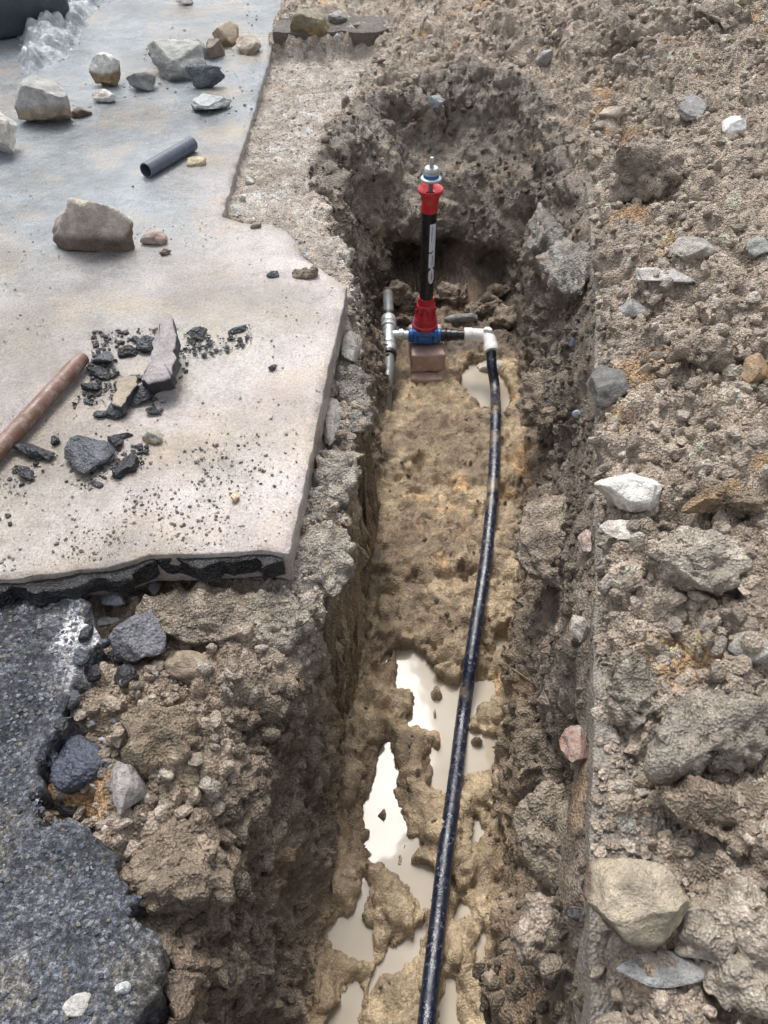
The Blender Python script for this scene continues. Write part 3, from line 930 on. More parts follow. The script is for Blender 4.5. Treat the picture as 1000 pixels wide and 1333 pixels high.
rock('stone', 254, 218, 26, 18, 'tan', 'yellowish crumb of stone behind the grey pipe offcut', 'stone', gR, seed=35, tall=.6, top=(.5, .42, .26))
rock('stone', 398, 362, 24, 12, 'mud', 'flat brown clod near the pavement corner', 'clod', gR, seed=36, tall=.6)
rock('stone', 355, 362, 16, 13, 'blue', 'small dark stone left of the flat brown clod', 'stone', gR, seed=37, tall=.7)
rock('stone', 333, 298, 16, 12, 'brown', 'small brown stone on the inner corner of the pavement', 'stone', gR, seed=38, tall=.7)
rock('stone', 197, 580, 30, 30, 'tan', 'greyish yellow stone right of the bitumen lumps', 'stone', gR, seed=39, tall=.7, top=(.42, .4, .34))
rock('stone', 306, 656, 12, 22, 'ochre', 'tiny bright ochre stone near the front of the pavement', 'stone', gR, seed=40, tall=.6, top=(.7, .55, .38))
rock('stone', 355, 484, 13, 15, 'blue', 'small dark crumb towards the pavement corner', 'stone', gR, seed=41, tall=.7)
rock('stone', 325, 225 + 15, 12, 13, 'white', 'round white pebble at the foot of the sawn slab edge', 'pebble', 'white pebbles by the slab edge', seed=42, tall=.8)
rock('stone', 316, 262, 10, 12, 'white', 'smaller white pebble just in front of the round one', 'pebble', 'white pebbles by the slab edge', seed=43, tall=.8)
rock('stone', 292, 62, 30, 44, 'ochre', 'ochre clod leaning on the corner of the far spoil', 'clod', 'stones in the far spoil', seed=44, tall=.7, top=(.42, .34, .24))
rock('stone', 322, 72, 34, 34, 'tan', 'tan lump at the end of the far spoil by the slab corner', 'clod', 'stones in the far spoil', seed=45, tall=.7)
rock('stone', 278, 78, 26, 34, 'brown', 'dark olive stone behind the big grey rock', 'stone', 'stones in the far spoil', seed=46, tall=.8)
rock('boulder', 405, 48, 54, 46, 'ochre', 'brown-green rock at the top edge of the photo', 'rock', 'stones in the far spoil', seed=47, tall=.8, cuts=12, top=(.22, .19, .12))
rock('stone', 440, 32, 26, 22, 'grey', 'pale grey stone right of the brown-green rock', 'stone', 'stones in the far spoil', seed=48, tall=.7)
rock('stone', 240, 8, 26, 12, 'grey', 'grey stone alone on the far pavement', 'stone', 'stones in the far spoil', seed=49, tall=.7)
rock('stone', 568, 146, 24, 26, 'white', 'round pale stone in the top of the hole wall', 'stone', 'stones in the hole wall', seed=50, tall=.9, top=(.42, .44, .45))
rock('stone', 708, 88, 22, 28, 'grey', 'upright pale grey stone above the hole', 'stone', 'stones in the far spoil', seed=51, tall=.9)

# bitumen lumps
gB = 'broken bitumen pieces on the pavement'
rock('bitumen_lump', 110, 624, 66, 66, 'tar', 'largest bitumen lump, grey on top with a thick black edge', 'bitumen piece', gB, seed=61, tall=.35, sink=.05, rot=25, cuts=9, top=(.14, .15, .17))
slab_stone('bitumen_slab', [(216, 420), (230, 414), (234, 438), (229, 470), (222, 484), (190, 487), (181, 482), (198, 462), (204, 440)], .034, 'tar',
           'standing flat bitumen piece with pale pink top', 'bitumen piece', 62, (10, -8), gB, .03, topc=(.36, .32, .32))
slab_stone('bitumen_slab', [(152, 492), (178, 488), (176, 500), (158, 526), (146, 523)], .02, 'tar', 'bitumen piece with flat yellowish top', 'bitumen piece', 63, (4, 0), gB, .014, topc=(.37, .31, .23))
rock('bitumen_lump', 180, 530, 56, 34, 'tar', 'long black bitumen piece in front of the yellowish one', 'bitumen piece', gB, seed=64, tall=.5, rot=35, sink=.05)
slab_stone('bitumen_slab', [(144, 612), (150, 602), (172, 588), (178, 592), (174, 602), (152, 616)], .018, 'tar', 'narrow black bar-shaped bitumen piece', 'bitumen piece', 65, (0, 0), gB)
_b = [(135, 478, 34, 26, 'left end of the bitumen row behind the rusty pipe'), (128, 492, 40, 14, 'thin black piece beside the pipe end'),
      (165, 466, 26, 22, 'second in the back row, with pale wet top'), (190, 462, 28, 34, 'tall one left of the standing flat piece'),
      (255, 445, 24, 22, 'right of the standing flat piece'), (176, 448, 14, 14, 'small one behind the row'),
      (150, 548, 24, 28, 'middle of the scatter above the largest lump'), (200, 542, 22, 16, 'small one right of the long piece'),
      (150, 585, 26, 26, 'between largest lump and yellow stone'), (130, 545, 18, 12, 'small flat one in the middle'),
      (40, 598, 44, 26, 'dark one under the rusty pipe'), (58, 600, 30, 22, 'pale topped one in front of the pipe'),
      (72, 582, 12, 20, 'thin upright splinter near the pipe'), (162, 572, 20, 12, 'thin splinter pointing right'),
      (30, 625, 34, 20, 'flat one by the left edge'), (125, 634, 20, 10, 'flake in front of the largest lump'),
      (262, 436, 16, 12, 'little one at the right end of the back row'), (310, 434, 26, 9, 'flat crumb far right of the row'),
      (176, 498, 18, 14, 'black one under the pink-topped piece'), (118, 512, 26, 18, 'left of the yellowish-topped piece')]
for k, (a, b_, w, h, l) in enumerate(_b):
    rock('bitumen_lump', a, b_, w, h, 'tar', 'black bitumen piece, ' + l, 'bitumen piece', gB, seed=100 + k, tall=.6, rot=random.uniform(-40, 40), sink=.08, cuts=12,
         top=(.12, .125, .14) if k % 3 == 0 else None)

# stones of the left bank
_w = ['beside the white bloom', 'just under the white bloom', 'at the asphalt bulge', 'above the deep notch', 'at the top of the notch', 'left inside the notch', 'under the blue-black lump',
      'right of the white bloom', 'beside the blue-black lump', 'below the four pale pebbles', 'right of the hanging lump', 'behind the hanging lump', 'left of the hanging lump']
_e = [(112, 836, 30, 24), (104, 868, 26, 26), (118, 892, 34, 26), (88, 925, 30, 30), (78, 958, 26, 26), (66, 1000, 30, 26), (84, 1062, 34, 24), (132, 846, 24, 20),
      (96, 985, 34, 34), (126, 1010, 24, 22), (190, 850, 30, 26), (168, 830, 26, 22), (150, 866, 26, 30)]
for k, (a, b_, w, h) in enumerate(_e):
    rock('asphalt_lump', a, b_, w, h, 'tar', 'small black asphalt lump ' + _w[k], 'asphalt piece', 'small asphalt lumps along the broken edge', seed=200 + k, tall=.6, sink=.1,
         rot=random.uniform(-60, 60), cuts=12, top=(.13, .14, .17) if k % 2 else (.05, .052, .06))
gL = 'stones in the broken left bank'
rock('stone', 245, 892, 78, 52, 'brown', 'brown rounded stone under the overhanging clod of the left bank', 'stone', gL, seed=70, tall=.6, sink=.15, rot=-20, top=(.30, .24, .17))
rock('soil_boulder', 262, 850, 170, 92, 'soil', 'broad gravelly clod jutting out under the pavement front', 'clod', gL, seed=71, tall=.5, sink=.35, rough=.09, cuts=6, top=(.34, .28, .22))
rock('soil_boulder', 205, 1030, 120, 140, 'mud', 'large flat-faced brown clod right of the asphalt', 'clod', gL, seed=72, tall=.4, sink=.4, rough=.08, cuts=7, top=(.30, .235, .165))
rock('soil_boulder', 228, 1180, 130, 130, 'mud', 'lumpy brown clod on the bank above the lower trench', 'clod', gL, seed=73, tall=.45, sink=.4, rough=.10, cuts=6, top=(.29, .23, .17))
rock('stone', 146, 800, 50, 40, 'grey', 'dark wet stone with a white tip under the pavement front', 'stone', gL, seed=74, tall=.7, sink=.0, rot=-35, top=(.5, .51, .54))
rock('stone', 138, 818, 40, 20, 'grey', 'pale drop-shaped stone in the black gap', 'stone', gL, seed=75, tall=.6, top=(.55, .55, .56))
rock('stone', 200, 782, 16, 30, 'grey', 'narrow grey stone standing under the pavement', 'stone', gL, seed=76, tall=.7)
rock('asphalt_lump', 175, 868, 76, 92, 'tar', 'broken asphalt lump hanging off the edge', 'asphalt piece', gL, seed=77, tall=.5, sink=.2, top=(.2, .2, .22), cuts=12, rough=.08)
rock('asphalt_lump', 160, 900, 34, 40, 'tar', 'small black asphalt lump below the hanging one', 'asphalt piece', gL, seed=78, tall=.6, cuts=12)
rock('asphalt_lump', 104, 1040, 84, 90, 'tar', 'blue-black asphalt lump in the notch of the asphalt edge', 'asphalt piece', gL, seed=79, tall=.45, sink=.15, cuts=12, top=(.09, .10, .14), rough=.08)
rock('asphalt_lump', 110, 1066, 52, 30, 'blue', 'shiny dark asphalt fragment below the blue-black lump', 'asphalt piece', gL, seed=80, tall=.6, top=(.2, .22, .27))
rock('stone', 158, 1070, 48, 90, 'grey', 'smooth grey-brown slab stone leaning beside the asphalt notch', 'stone', gL, seed=81, tall=.5, top=(.31, .28, .27), cuts=8, rough=.03)
rock('stone', 290, 1285, 66, 60, 'mud', 'muddy clod half buried low in the left trench wall', 'clod', gL, seed=82, tall=.6, sink=.35, rough=.09)
rock('stone', 338, 1130, 60, 60, 'mud', 'muddy lump in the middle of the left trench wall', 'clod', gL, seed=83, tall=.6, sink=.45, rough=.09)
rock('stone', 300, 945, 60, 40, 'mud', 'grey-brown stone where the left bank starts to fall', 'stone', gL, seed=84, tall=.6, sink=.3)
rock('stone', 138, 1084, 13, 12, 'white', 'tiny round white pebble at the asphalt edge', 'pebble', gL, seed=85, tall=.9)
for k, (a, b_, s, l) in enumerate([(118, 948, 16, 'left'), (148, 944, 12, 'middle'), (158, 956, 11, 'right'), (132, 968, 12, 'front')]):
    rock('stone', a, b_, s, s, 'white', 'pale wet pebble by the asphalt edge, the %s one of four' % l, 'pebble', 'four pale pebbles by the asphalt edge', seed=86 + k, tall=.8, top=(.5, .52, .56))
rock('stone', 160, 1296, 20, 18, 'grey', 'round pale stone near the lower corner of the asphalt', 'stone', gL, seed=91, tall=.7, sink=.1, top=(.45, .46, .46))
rock('stone', 96, 1325, 34, 30, 'white', 'pale stone set in the asphalt at the bottom', 'stone', gL, seed=92, tall=.3, sink=.4, top=(.5, .48, .44))
# lumps along the bench
rock('stone', 455, 478, 26, 60, 'grey', 'tall grey stone wedged below the pavement corner', 'stone', gL, seed=93, tall=.5, sink=.2, top=(.36, .34, .31), rough=.03)
rock('stone', 428, 588, 28, 88, 'grey', 'long smooth slab fragment propped against the pavement side', 'slab fragment', gL, seed=94, tall=.3, sink=.15, cuts=12, top=(.44, .41, .37), rough=.015)
rock('soil_boulder', 462, 568, 40, 110, 'soil', 'rounded cemented lump bulging over the trench on the left', 'clod', gL, seed=95, tall=.3, sink=.5, rough=.08, cuts=5, top=(.33, .3, .26))

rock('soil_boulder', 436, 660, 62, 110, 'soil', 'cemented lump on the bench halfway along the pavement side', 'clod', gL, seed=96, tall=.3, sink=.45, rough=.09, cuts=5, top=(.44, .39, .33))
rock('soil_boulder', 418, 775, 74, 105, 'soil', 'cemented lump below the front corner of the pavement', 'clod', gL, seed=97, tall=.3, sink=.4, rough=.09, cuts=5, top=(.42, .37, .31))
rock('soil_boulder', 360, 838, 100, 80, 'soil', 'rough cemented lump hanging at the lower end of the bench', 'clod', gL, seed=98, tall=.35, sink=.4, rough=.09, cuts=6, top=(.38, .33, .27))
# right wall and heap
gW = 'clods and stones sticking out of the right trench wall'
gH = 'stones in the right spoil heap'
rock('soil_boulder', 728, 790, 88, 180, 'soil', 'great rounded clod bulging from the middle of the right wall', 'clod', gW, seed=120, tall=.45, sink=.35, rough=.10, cuts=6)
rock('soil_boulder', 722, 368, 60, 150, 'soil', 'hanging clod with a hollow beside the valve hole', 'clod', gW, seed=121, tall=.5, sink=.3, rough=.10, cuts=5, top=(.31, .29, .25))
rock('soil_boulder', 758, 396, 74, 110, 'soil', 'gravelly overhanging clod at the cut line', 'clod', gW, seed=122, tall=.4, sink=.35, rough=.10, cuts=6, top=(.33, .31, .27))
rock('soil_boulder', 718, 560, 62, 110, 'mud', 'crumbly lump on the wall beside the black hose', 'clod', gW, seed=123, tall=.4, sink=.45, rough=.10, cuts=5)
rock('soil_boulder', 722, 1020, 90, 100, 'mud', 'brown lump under the reddish fragment', 'clod', gW, seed=124, tall=.4, sink=.4, rough=.1, cuts=6)
rock('soil_boulder', 722, 1150, 84, 120, 'mud', 'dark lump above the lowest clod of the right wall', 'clod', gW, seed=125, tall=.4, sink=.4, rough=.1, cuts=6, top=(.36, .30, .23))
rock('soil_boulder', 740, 1262, 112, 90, 'soil', 'lowest grey clod overhanging the trench at the right', 'clod', gW, seed=126, tall=.45, sink=.25, rough=.09, cuts=6)
rock('stone', 748, 1008, 34, 66, 'redb', 'reddish white brick fragment wedged in the right wall', 'brick fragment', gW, seed=127, tall=.6, sink=.1, cuts=11, rough=.02)
rock('stone', 756, 838, 24, 52, 'white', 'pale stone showing under the cut line', 'stone', gW, seed=128, tall=.7, sink=.1, top=(.5, .44, .38))
rock('stone', 764, 728, 20, 46, 'pinkish', 'narrow pinkish stone pressed against the cut line', 'stone', gW, seed=129, tall=.6, sink=.1)
rock('stone', 776, 1172, 44, 44, 'tar', 'shiny black lump left of the big golden boulder', 'bitumen piece', gW, seed=130, tall=.7, sink=.05, cuts=7, rough=.02)
rock('stone', 754, 1204, 34, 26, 'tar', 'second shiny black lump, lower and smaller', 'bitumen piece', gW, seed=131, tall=.7, sink=.05, cuts=7, rough=.02)
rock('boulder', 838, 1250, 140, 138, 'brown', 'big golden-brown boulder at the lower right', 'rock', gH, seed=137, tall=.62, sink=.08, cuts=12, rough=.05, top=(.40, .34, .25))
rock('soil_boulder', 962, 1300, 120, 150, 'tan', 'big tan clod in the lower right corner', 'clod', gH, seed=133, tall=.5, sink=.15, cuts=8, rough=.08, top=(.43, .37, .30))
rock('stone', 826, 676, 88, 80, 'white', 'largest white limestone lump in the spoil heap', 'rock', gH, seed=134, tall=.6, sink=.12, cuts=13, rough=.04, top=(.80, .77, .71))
rock('stone', 808, 704, 50, 34, 'white', 'cream stone tucked under the large white one', 'stone', gH, seed=135, tall=.5, cuts=12, rough=.02)
rock('stone', 818, 604, 26, 34, 'white', 'small white and ochre stone behind the large white one', 'stone', gH, seed=136, tall=.7, cuts=10, top=(.7, .66, .58))
rock('stone', 958, 178, 28, 36, 'white', 'bright white stone high in the spoil heap', 'stone', gH, seed=137, tall=.7, top=(.85, .85, .83))
rock('stone', 797, 532, 62, 74, 'grey', 'dark flat stone leaning diagonally at the cut line', 'stone', gH, seed=138, tall=.5, rot=-38, cuts=12, rough=.02, top=(.15, .145, .135))
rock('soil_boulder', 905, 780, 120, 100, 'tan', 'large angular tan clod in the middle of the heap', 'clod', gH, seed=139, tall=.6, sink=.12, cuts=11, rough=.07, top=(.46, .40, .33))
rock('soil_boulder', 950, 680, 90, 60, 'rust', 'rust-orange clod over a dark hollow', 'clod', gH, seed=140, tall=.55, sink=.1, cuts=8, rough=.08)
rock('soil_boulder', 850, 255, 100, 80, 'soil', 'double clod with a dark hollow beneath it', 'clod', gH, seed=141, tall=.7, sink=.15, cuts=8, rough=.09)
rock('stone', 800, 160, 40, 30, 'tan', 'tan-sided stone near the top of the cut line', 'stone', gH, seed=142, tall=.7, cuts=11)
rock('stone', 905, 340, 68, 40, 'tan', 'brown-ended stone above the pale flat one', 'stone', gH, seed=143, tall=.6, cuts=11, top=(.35, .32, .28))
rock('stone', 868, 374, 76, 34, 'white', 'pale flat stone with angular edge', 'stone', gH, seed=144, tall=.5, cuts=13, rough=.02, top=(.46, .44, .41))
rock('stone', 826, 418, 38, 40, 'grey', 'greyish stone right of the overhanging clod', 'stone', gH, seed=145, tall=.6, cuts=9)
rock('stone', 985, 870, 60, 64, 'grey', 'smooth grey stone at the right edge of the photo', 'stone', gH, seed=146, tall=.6, cuts=9, rough=.03, top=(.36, .34, .29))
rock('soil_boulder', 960, 1110, 150, 80, 'mud', 'broad brown clod above the lower right corner', 'clod', gH, seed=147, tall=.5, sink=.15, cuts=7, rough=.08)
rock('soil_boulder', 930, 1010, 160, 110, 'soil', 'wide crumbly clod with a shaded underside', 'clod', gH, seed=148, tall=.6, sink=.15, cuts=7, rough=.1, top=(.32, .28, .23))
rock('soil_boulder', 830, 940, 90, 80, 'soil', 'crumbly clod beside the cut line', 'clod', gH, seed=149, tall=.4, sink=.25, cuts=6, rough=.1, top=(.33, .29, .235))
rock('stone', 990, 505, 44, 60, 'rust', 'ochre clod at the right edge of the heap', 'clod', gH, seed=150, tall=.6, cuts=8)
rock('stone', 918, 478, 60, 50, 'soil', 'rounded grey clod in the upper heap', 'clod', gH, seed=151, tall=.6, cuts=7, rough=.08)
rock('stone', 990, 340, 30, 40, 'grey', 'blue-grey stone on the right edge', 'stone', gH, seed=152, tall=.7, top=(.33, .33, .31))
rock('stone', 905, 160, 50, 44, 'grey', 'pale grey stone left of the bright white one', 'stone', gH, seed=153, tall=.5, cuts=9)
rock('stone', 830, 60, 60, 40, 'soil', 'clod in the upper right spoil', 'clod', gH, seed=154, tall=.6, cuts=7, rough=.08)
rock('stone', 950, 40, 60, 44, 'soil', 'clod near the top right corner', 'clod', gH, seed=155, tall=.6, cuts=7, rough=.08)
rock('stone', 640, 1290, 20, 30, 'tan', 'muddy stone in the water right of the hose', 'stone', gH, seed=156, tall=.5)
rock('stone', 640, 494, 40, 34, 'white', 'pale crumbly stone under the white elbow', 'stone', None, seed=157, tall=.7, sink=.1, rough=.09, top=(.55, .5, .42))
rock('clod', 506, 398, 52, 36, 'mud', 'muddy clod over the buried end of the grey supply pipe', 'clod', None, seed=160, tall=.8, sink=.2)
for k, (a, b_, w, h, l) in enumerate([(540, 404, 40, 26, 'left behind the red bonnet'), (632, 410, 50, 34, 'behind the white elbow'), (662, 428, 40, 34, 'in the right corner of the hole'),
                                      (585, 396, 46, 26, 'under the dark hollow'), (528, 424, 26, 18, 'between the tee and the valve'), (655, 392, 36, 26, 'deepest in the right of the hollow')]):
    rock('clod', a, b_, w, h, 'mud', 'muddy clod on the hole floor, ' + l, 'clod', 'clods on the floor of the hole', seed=170 + k, tall=.8, sink=.25, rough=.09)
rock('stone', 600, 424, 44, 26, 'grey', 'grey stone behind the black coupling', 'stone', None, seed=158, tall=.7, sink=.2)
rock('stone', 870, 1290, 130, 50, 'grey', 'flat grey stone below the golden boulder', 'stone', gH, seed=159, tall=.3, sink=.2, cuts=9, rough=.02, top=(.33, .33, .32))

# ------------------------------------------------------------------ loose crumbs nobody could count
def scatter(name, sel, n, smin, smax, cols, mat, label, seed, sub=1, power=2.2, sinkf=.25, extra=None, weight=None):
    rs = np.random.RandomState(seed)
    idx_ = np.nonzero(sel)[0]
    w = None
    if weight is not None:
        w = weight[idx_]; w = w / w.sum()
    pick = rs.choice(idx_, n, p=w)
    pos, nor = V[pick], VN[pick]
    base = [rock_pts(sub, 900 + k, 7, .06) for k in range(12)]
    nv, nf = len(base[0][0]), base[0][1]
    s = smin + (smax - smin) * rs.rand(n) ** power
    VV = np.zeros((n, nv, 3)); CC = np.zeros((n, nv, 3))
    cols = np.array(cols)
    for k in range(n):
        v = base[rs.randint(12)][0]
        q = rs.normal(size=4); q /= np.linalg.norm(q)
        R = np.array(Matrix.Rotation(rs.uniform(0, 6.28), 3, Vector(q[:3]).normalized()))
        sc = s[k] * np.array([1, rs.uniform(.6, 1), rs.uniform(.45, .85)])
        VV[k] = (v * sc) @ R.T + pos[k] + nor[k] * s[k] * (rs.uniform(-sinkf, .35))
        CC[k] = cols[rs.randint(len(cols))] * rs.uniform(.7, 1.3)
    F_ = (np.arange(n)[:, None, None] * nv + nf[None]).reshape(-1, 3)
    me = np_mesh(name, VV.reshape(-1, 3), tris=F_, col=np.clip(CC.reshape(-1, 3), 0, .85), smooth=False)
    return tag(link(name, me, mat), label, kind='stuff')
vis = (np.abs(vx) < halfw.mean() + 9) & (vy > -.1) & (vy < 4.2) & (np.abs(vx) < .7 + .44 * np.maximum(vy, 0)) & (mU < .5)
ww = np.clip(.3 + lumpy, 0, 1.3)
earthc = [(.52, .43, .345), (.48, .395, .315), (.56, .465, .38), (.44, .36, .28), (.50, .41, .31), (.56, .49, .41)]
scatter('soil_crumbs', vis & (mH > .5), 11000, .003, .019, earthc, M['clod'], 'loose soil crumbs and gravel covering the spoil heaps', 1, sub=2, weight=ww)
scatter('soil_crumbs', vis & (mW > .5) & (vz > .1), 3600, .003, .016, [(.19, .15, .11), (.16, .125, .09), (.24, .2, .15)], M['clod'], 'crumbs of soil clinging to the trench walls', 2, sub=2, weight=ww)
scatter('bedding_gravel', vis & (mT > .6), 1000, .002, .008, [(.56, .49, .42), (.65, .6, .54), (.46, .4, .35), (.52, .5, .47)], M['stone'], 'pale gravel of the bedding beside the hole', 3, sub=1)
scatter('bench_gravel', vis & (aBn < .01) & (vz > .42), 1100, .002, .007, [(.56, .5, .42), (.46, .41, .34), (.38, .33, .27)], M['stone'], 'gravelly crumbs under the pavement side', 4, sub=1)
scatter('mud_crumbs', vis & (mF > .5) & (aP > .012), 700, .002, .009, [(.33, .26, .17), (.28, .22, .14)], M['clod'], 'bits of mud on the trench floor', 5, sub=2)

def scatter_flat(name, n, region, z, smin, smax, cols, mat, label, seed, dens=None):
    rs = np.random.RandomState(seed)
    out_p = []
    w = np.array(region)
    while len(out_p) < n:
        x = rs.uniform(w[:, 0].min(), w[:, 0].max(), 4000); y = rs.uniform(w[:, 1].min(), w[:, 1].max(), 4000)
        ok = poly_sd(x, y, region) < -.004
        if name.startswith('pavement') or name.startswith('bitumen'): ok &= poly_sd(x, y, slab_poly) < -.008
        q = np.stack([x, y, np.zeros_like(x)], 1)
        if dens is not None: ok &= (rs.rand(4000) < dens(q))
        for k in np.nonzero(ok)[0]: out_p.append((x[k], y[k]))
    out_p = out_p[:n]
    base = [rock_pts(1, 700 + k, 7, .06) for k in range(10)]
    nv, nf = len(base[0][0]), base[0][1]
    VV = np.zeros((n, nv, 3)); CC = np.zeros((n, nv, 3)); cols = np.array(cols)
    for k, (x, y) in enumerate(out_p):
        s = smin + (smax - smin) * rs.rand() ** 3
        R = np.array(Matrix.Rotation(rs.uniform(0, 6.28), 3, 'Z'))
        VV[k] = (base[rs.randint(10)][0] * np.array([s, s * rs.uniform(.5, 1), s * .55])) @ R.T + np.array([x, y, z + s * .2])
        CC[k] = cols[rs.randint(len(cols))] * rs.uniform(.7, 1.3)
    F_ = (np.arange(n)[:, None, None] * nv + nf[None]).reshape(-1, 3)
    me = np_mesh(name, VV.reshape(-1, 3), tris=F_, col=np.clip(CC.reshape(-1, 3), 0, .85), smooth=False)
    return tag(link(name, me, mat), label, kind='stuff')
asph_reg = unp([(-80, 770), (60, 768), (110, 790), (90, 880), (50, 1000), (60, 1050), (130, 1090), (190, 1210), (180, 1333), (176, 1400), (-80, 1400)], ZA)
near_reg = unp([(-60, 300), (290, 285), (450, 375), (375, 720), (200, 722), (-60, 755)], ZT)
far_reg = unp([(-60, 0), (330, 0), (352, 74), (289, 281), (-60, 300)], ZT)
front_reg = unp([(240, 560), (395, 560), (375, 722), (200, 722), (-60, 755), (-60, 690)], ZT)
bit_reg = unp([(120, 430), (330, 420), (330, 450), (250, 470), (240, 500), (200, 560), (190, 610), (100, 640), (60, 680), (-60, 700), (-60, 590), (60, 570), (110, 500)], ZT)
scatter_flat('pavement_grit', 1300, near_reg, ZT, .0008, .004, [(.3, .27, .22), (.42, .38, .33), (.16, .13, .11), (.55, .5, .43)], M['stone'], 'fine grit washed over the near pavement', 11,
             lambda q: sstep(-.2, .5, fbm(q, .2, 3, 5)))
scatter_flat('pavement_grit', 500, far_reg, ZT, .0015, .008, [(.3, .27, .22), (.42, .38, .33), (.16, .13, .11)], M['stone'], 'fine grit on the far pavement', 12,
             lambda q: sstep(-.1, .5, fbm(q, .25, 3, 6)))
scatter_flat('pavement_grit', 700, front_reg, ZT, .001, .005, [(.30, .26, .22), (.38, .34, .29), (.2, .17, .14)], M['clod'], 'soil crumbs along the front of the pavement', 13,
             lambda q: sstep(-.1, .4, fbm(q, .1, 3, 7)))
scatter_flat('bitumen_crumbs', 900, bit_reg, ZT, .0015, .009, [(.03, .03, .035), (.05, .05, .06), (.1, .1, .11)], M['tar'], 'black bitumen crumbs around the broken pieces', 14,
             lambda q: sstep(-.2, .3, fbm(q, .12, 3, 8)))

kerb_reg = unp([(772, 230), (792, 230), (806, 700), (812, 900), (850, 1000), (850, 1120), (790, 1150), (770, 1330), (768, 1100), (771, 1000), (775, 800), (776, 600), (775, 400)], ZT)
scatter_flat('soil_crumbs', 1500, kerb_reg, ZT + .001, .002, .011, earthc, M['clod'], 'soil crumbs lying on the sawn pavement edge', 16, lambda q: sstep(-.4, .4, fbm(q, .08, 3, 9)))
asph_z = lambda q: ZA + asph_top(q)
def regrade(o):
    co = np.zeros(len(o.data.vertices) * 3, dtype=np.float32); o.data.vertices.foreach_get('co', co); co = co.reshape(-1, 3)
    nv = len(ICO[1][0]); c = co.reshape(-1, nv, 3).mean(1); c[:, 2] = 0
    dz = asph_top(c) - .0012
    co = co.reshape(-1, nv, 3); co[:, :, 2] += dz[:, None]
    o.data.vertices.foreach_set('co', co.ravel())
regrade(scatter_flat('asphalt_aggregate', 6500, asph_reg, ZA, .0012, .0052, [(.11, .12, .15), (.17, .18, .21), (.08, .09, .12), (.05, .055, .07), (.22, .22, .24), (.16, .145, .12)], M['stone'],
             'small stones showing in the worn asphalt', 15))

# ------------------------------------------------------------------ turned and tubular shapes
def lathe(name, prof, mat, parent=None, seg=40, axis='Z', loc=(0, 0, 0), smooth=True, faces=None):
    """prof: list of (radius, height); profile corners get their own rings for crisp edges"""
    rings = []
    for k, (r, h) in enumerate(prof):
        n = seg
        a = np.arange(n) * 2 * math.pi / n
        rr = np.full(n, r)
        if faces:   # polygonal outline such as a hexagon nut
            aa = (a + math.pi / faces) % (2 * math.pi / faces) - math.pi / faces
            rr = r * math.cos(math.pi / faces) / np.cos(aa)
        rings.append(np.stack([rr * np.cos(a), rr * np.sin(a), np.full(n, h)], 1))
    Vv = np.concatenate(rings)
    if axis == 'X': Vv = Vv[:, [2, 0, 1]]
    elif axis == 'Y': Vv = Vv[:, [1, 2, 0]]
    qd = []
    for r in range(len(rings) - 1):
        for i in range(seg):
            j = (i + 1) % seg
            qd.append((r * seg + i, r * seg + j, (r + 1) * seg + j, (r + 1) * seg + i))
    me = np_mesh(name, Vv, quads=qd, smooth=smooth)
    try: me.set_sharp_from_angle(angle=math.radians(35))
    except Exception: pass
    o = link(name, me, mat, parent)
    o.location = loc
    return o
def tube(name, pts, rad, mat, parent=None, seg=20, closed_ends=True, radf=None, inner=None, loc=(0, 0, 0)):
    pts = [Vector(p) for p in pts]
    tang = []
    for i in range(len(pts)):
        a = pts[max(i - 1, 0)]; b_ = pts[min(i + 1, len(pts) - 1)]
        tang.append((b_ - a).normalized())
    up = Vector((0, 0, 1)) if abs(tang[0].z) < .9 else Vector((1, 0, 0))
    n0 = tang[0].cross(up).normalized()
    rings = []
    for i, p in enumerate(pts):
        n0 = (n0 - tang[i] * n0.dot(tang[i])).normalized()
        b0 = tang[i].cross(n0)
        r = rad * (radf(i / (len(pts) - 1)) if radf else 1)
        rings.append([p + (n0 * math.cos(a) + b0 * math.sin(a)) * r for a in [2 * math.pi * k / seg for k in range(seg)]])
    order = rings
    if inner:
        ins = []
        for i, p in enumerate(pts):
            c = p
            ins.append([c + (q - c) * (inner / rad) for q in rings[i]])
        order = rings + ins[::-1] + [rings[0]]
    Vv = np.array([[q[:] for q in r] for r in order]).reshape(-1, 3)
    qd = []
    for r in range(len(order) - 1):
        for i in range(seg):
            j = (i + 1) % seg
            qd.append((r * seg + i, (r + 1) * seg + i, (r + 1) * seg + j, r * seg + j))
    tr = []
    if not inner and closed_ends:
        k = len(Vv)
        Vv = np.concatenate([Vv, [pts[0][:], pts[-1][:]]])
        e = (len(order) - 1) * seg
        for i in range(seg):
            j = (i + 1) % seg
            tr.append((k, i, j)); tr.append((k + 1, e + j, e + i))
    me = np_mesh(name, Vv, quads=qd, tris=tr if tr else None)
    try: me.set_sharp_from_angle(angle=math.radians(50))
    except Exception: pass
    o = link(name, me, mat, parent)
    o.location = loc
    return o
def spline(ctrl, n=12):
    c = [np.array(q, float) for q in ctrl]
    c = [2 * c[0] - c[1]] + c + [2 * c[-1] - c[-2]]
    out = []
    for i in range(1, len(c) - 2):
        for k in range(n):
            t = k / n
            out.append(.5 * ((2 * c[i]) + (-c[i-1] + c[i+1]) * t + (2*c[i-1] - 5*c[i] + 4*c[i+1] - c[i+2]) * t*t + (-c[i-1] + 3*c[i] - 3*c[i+1] + c[i+2]) * t**3))
    out.append(c[-2])
    return out
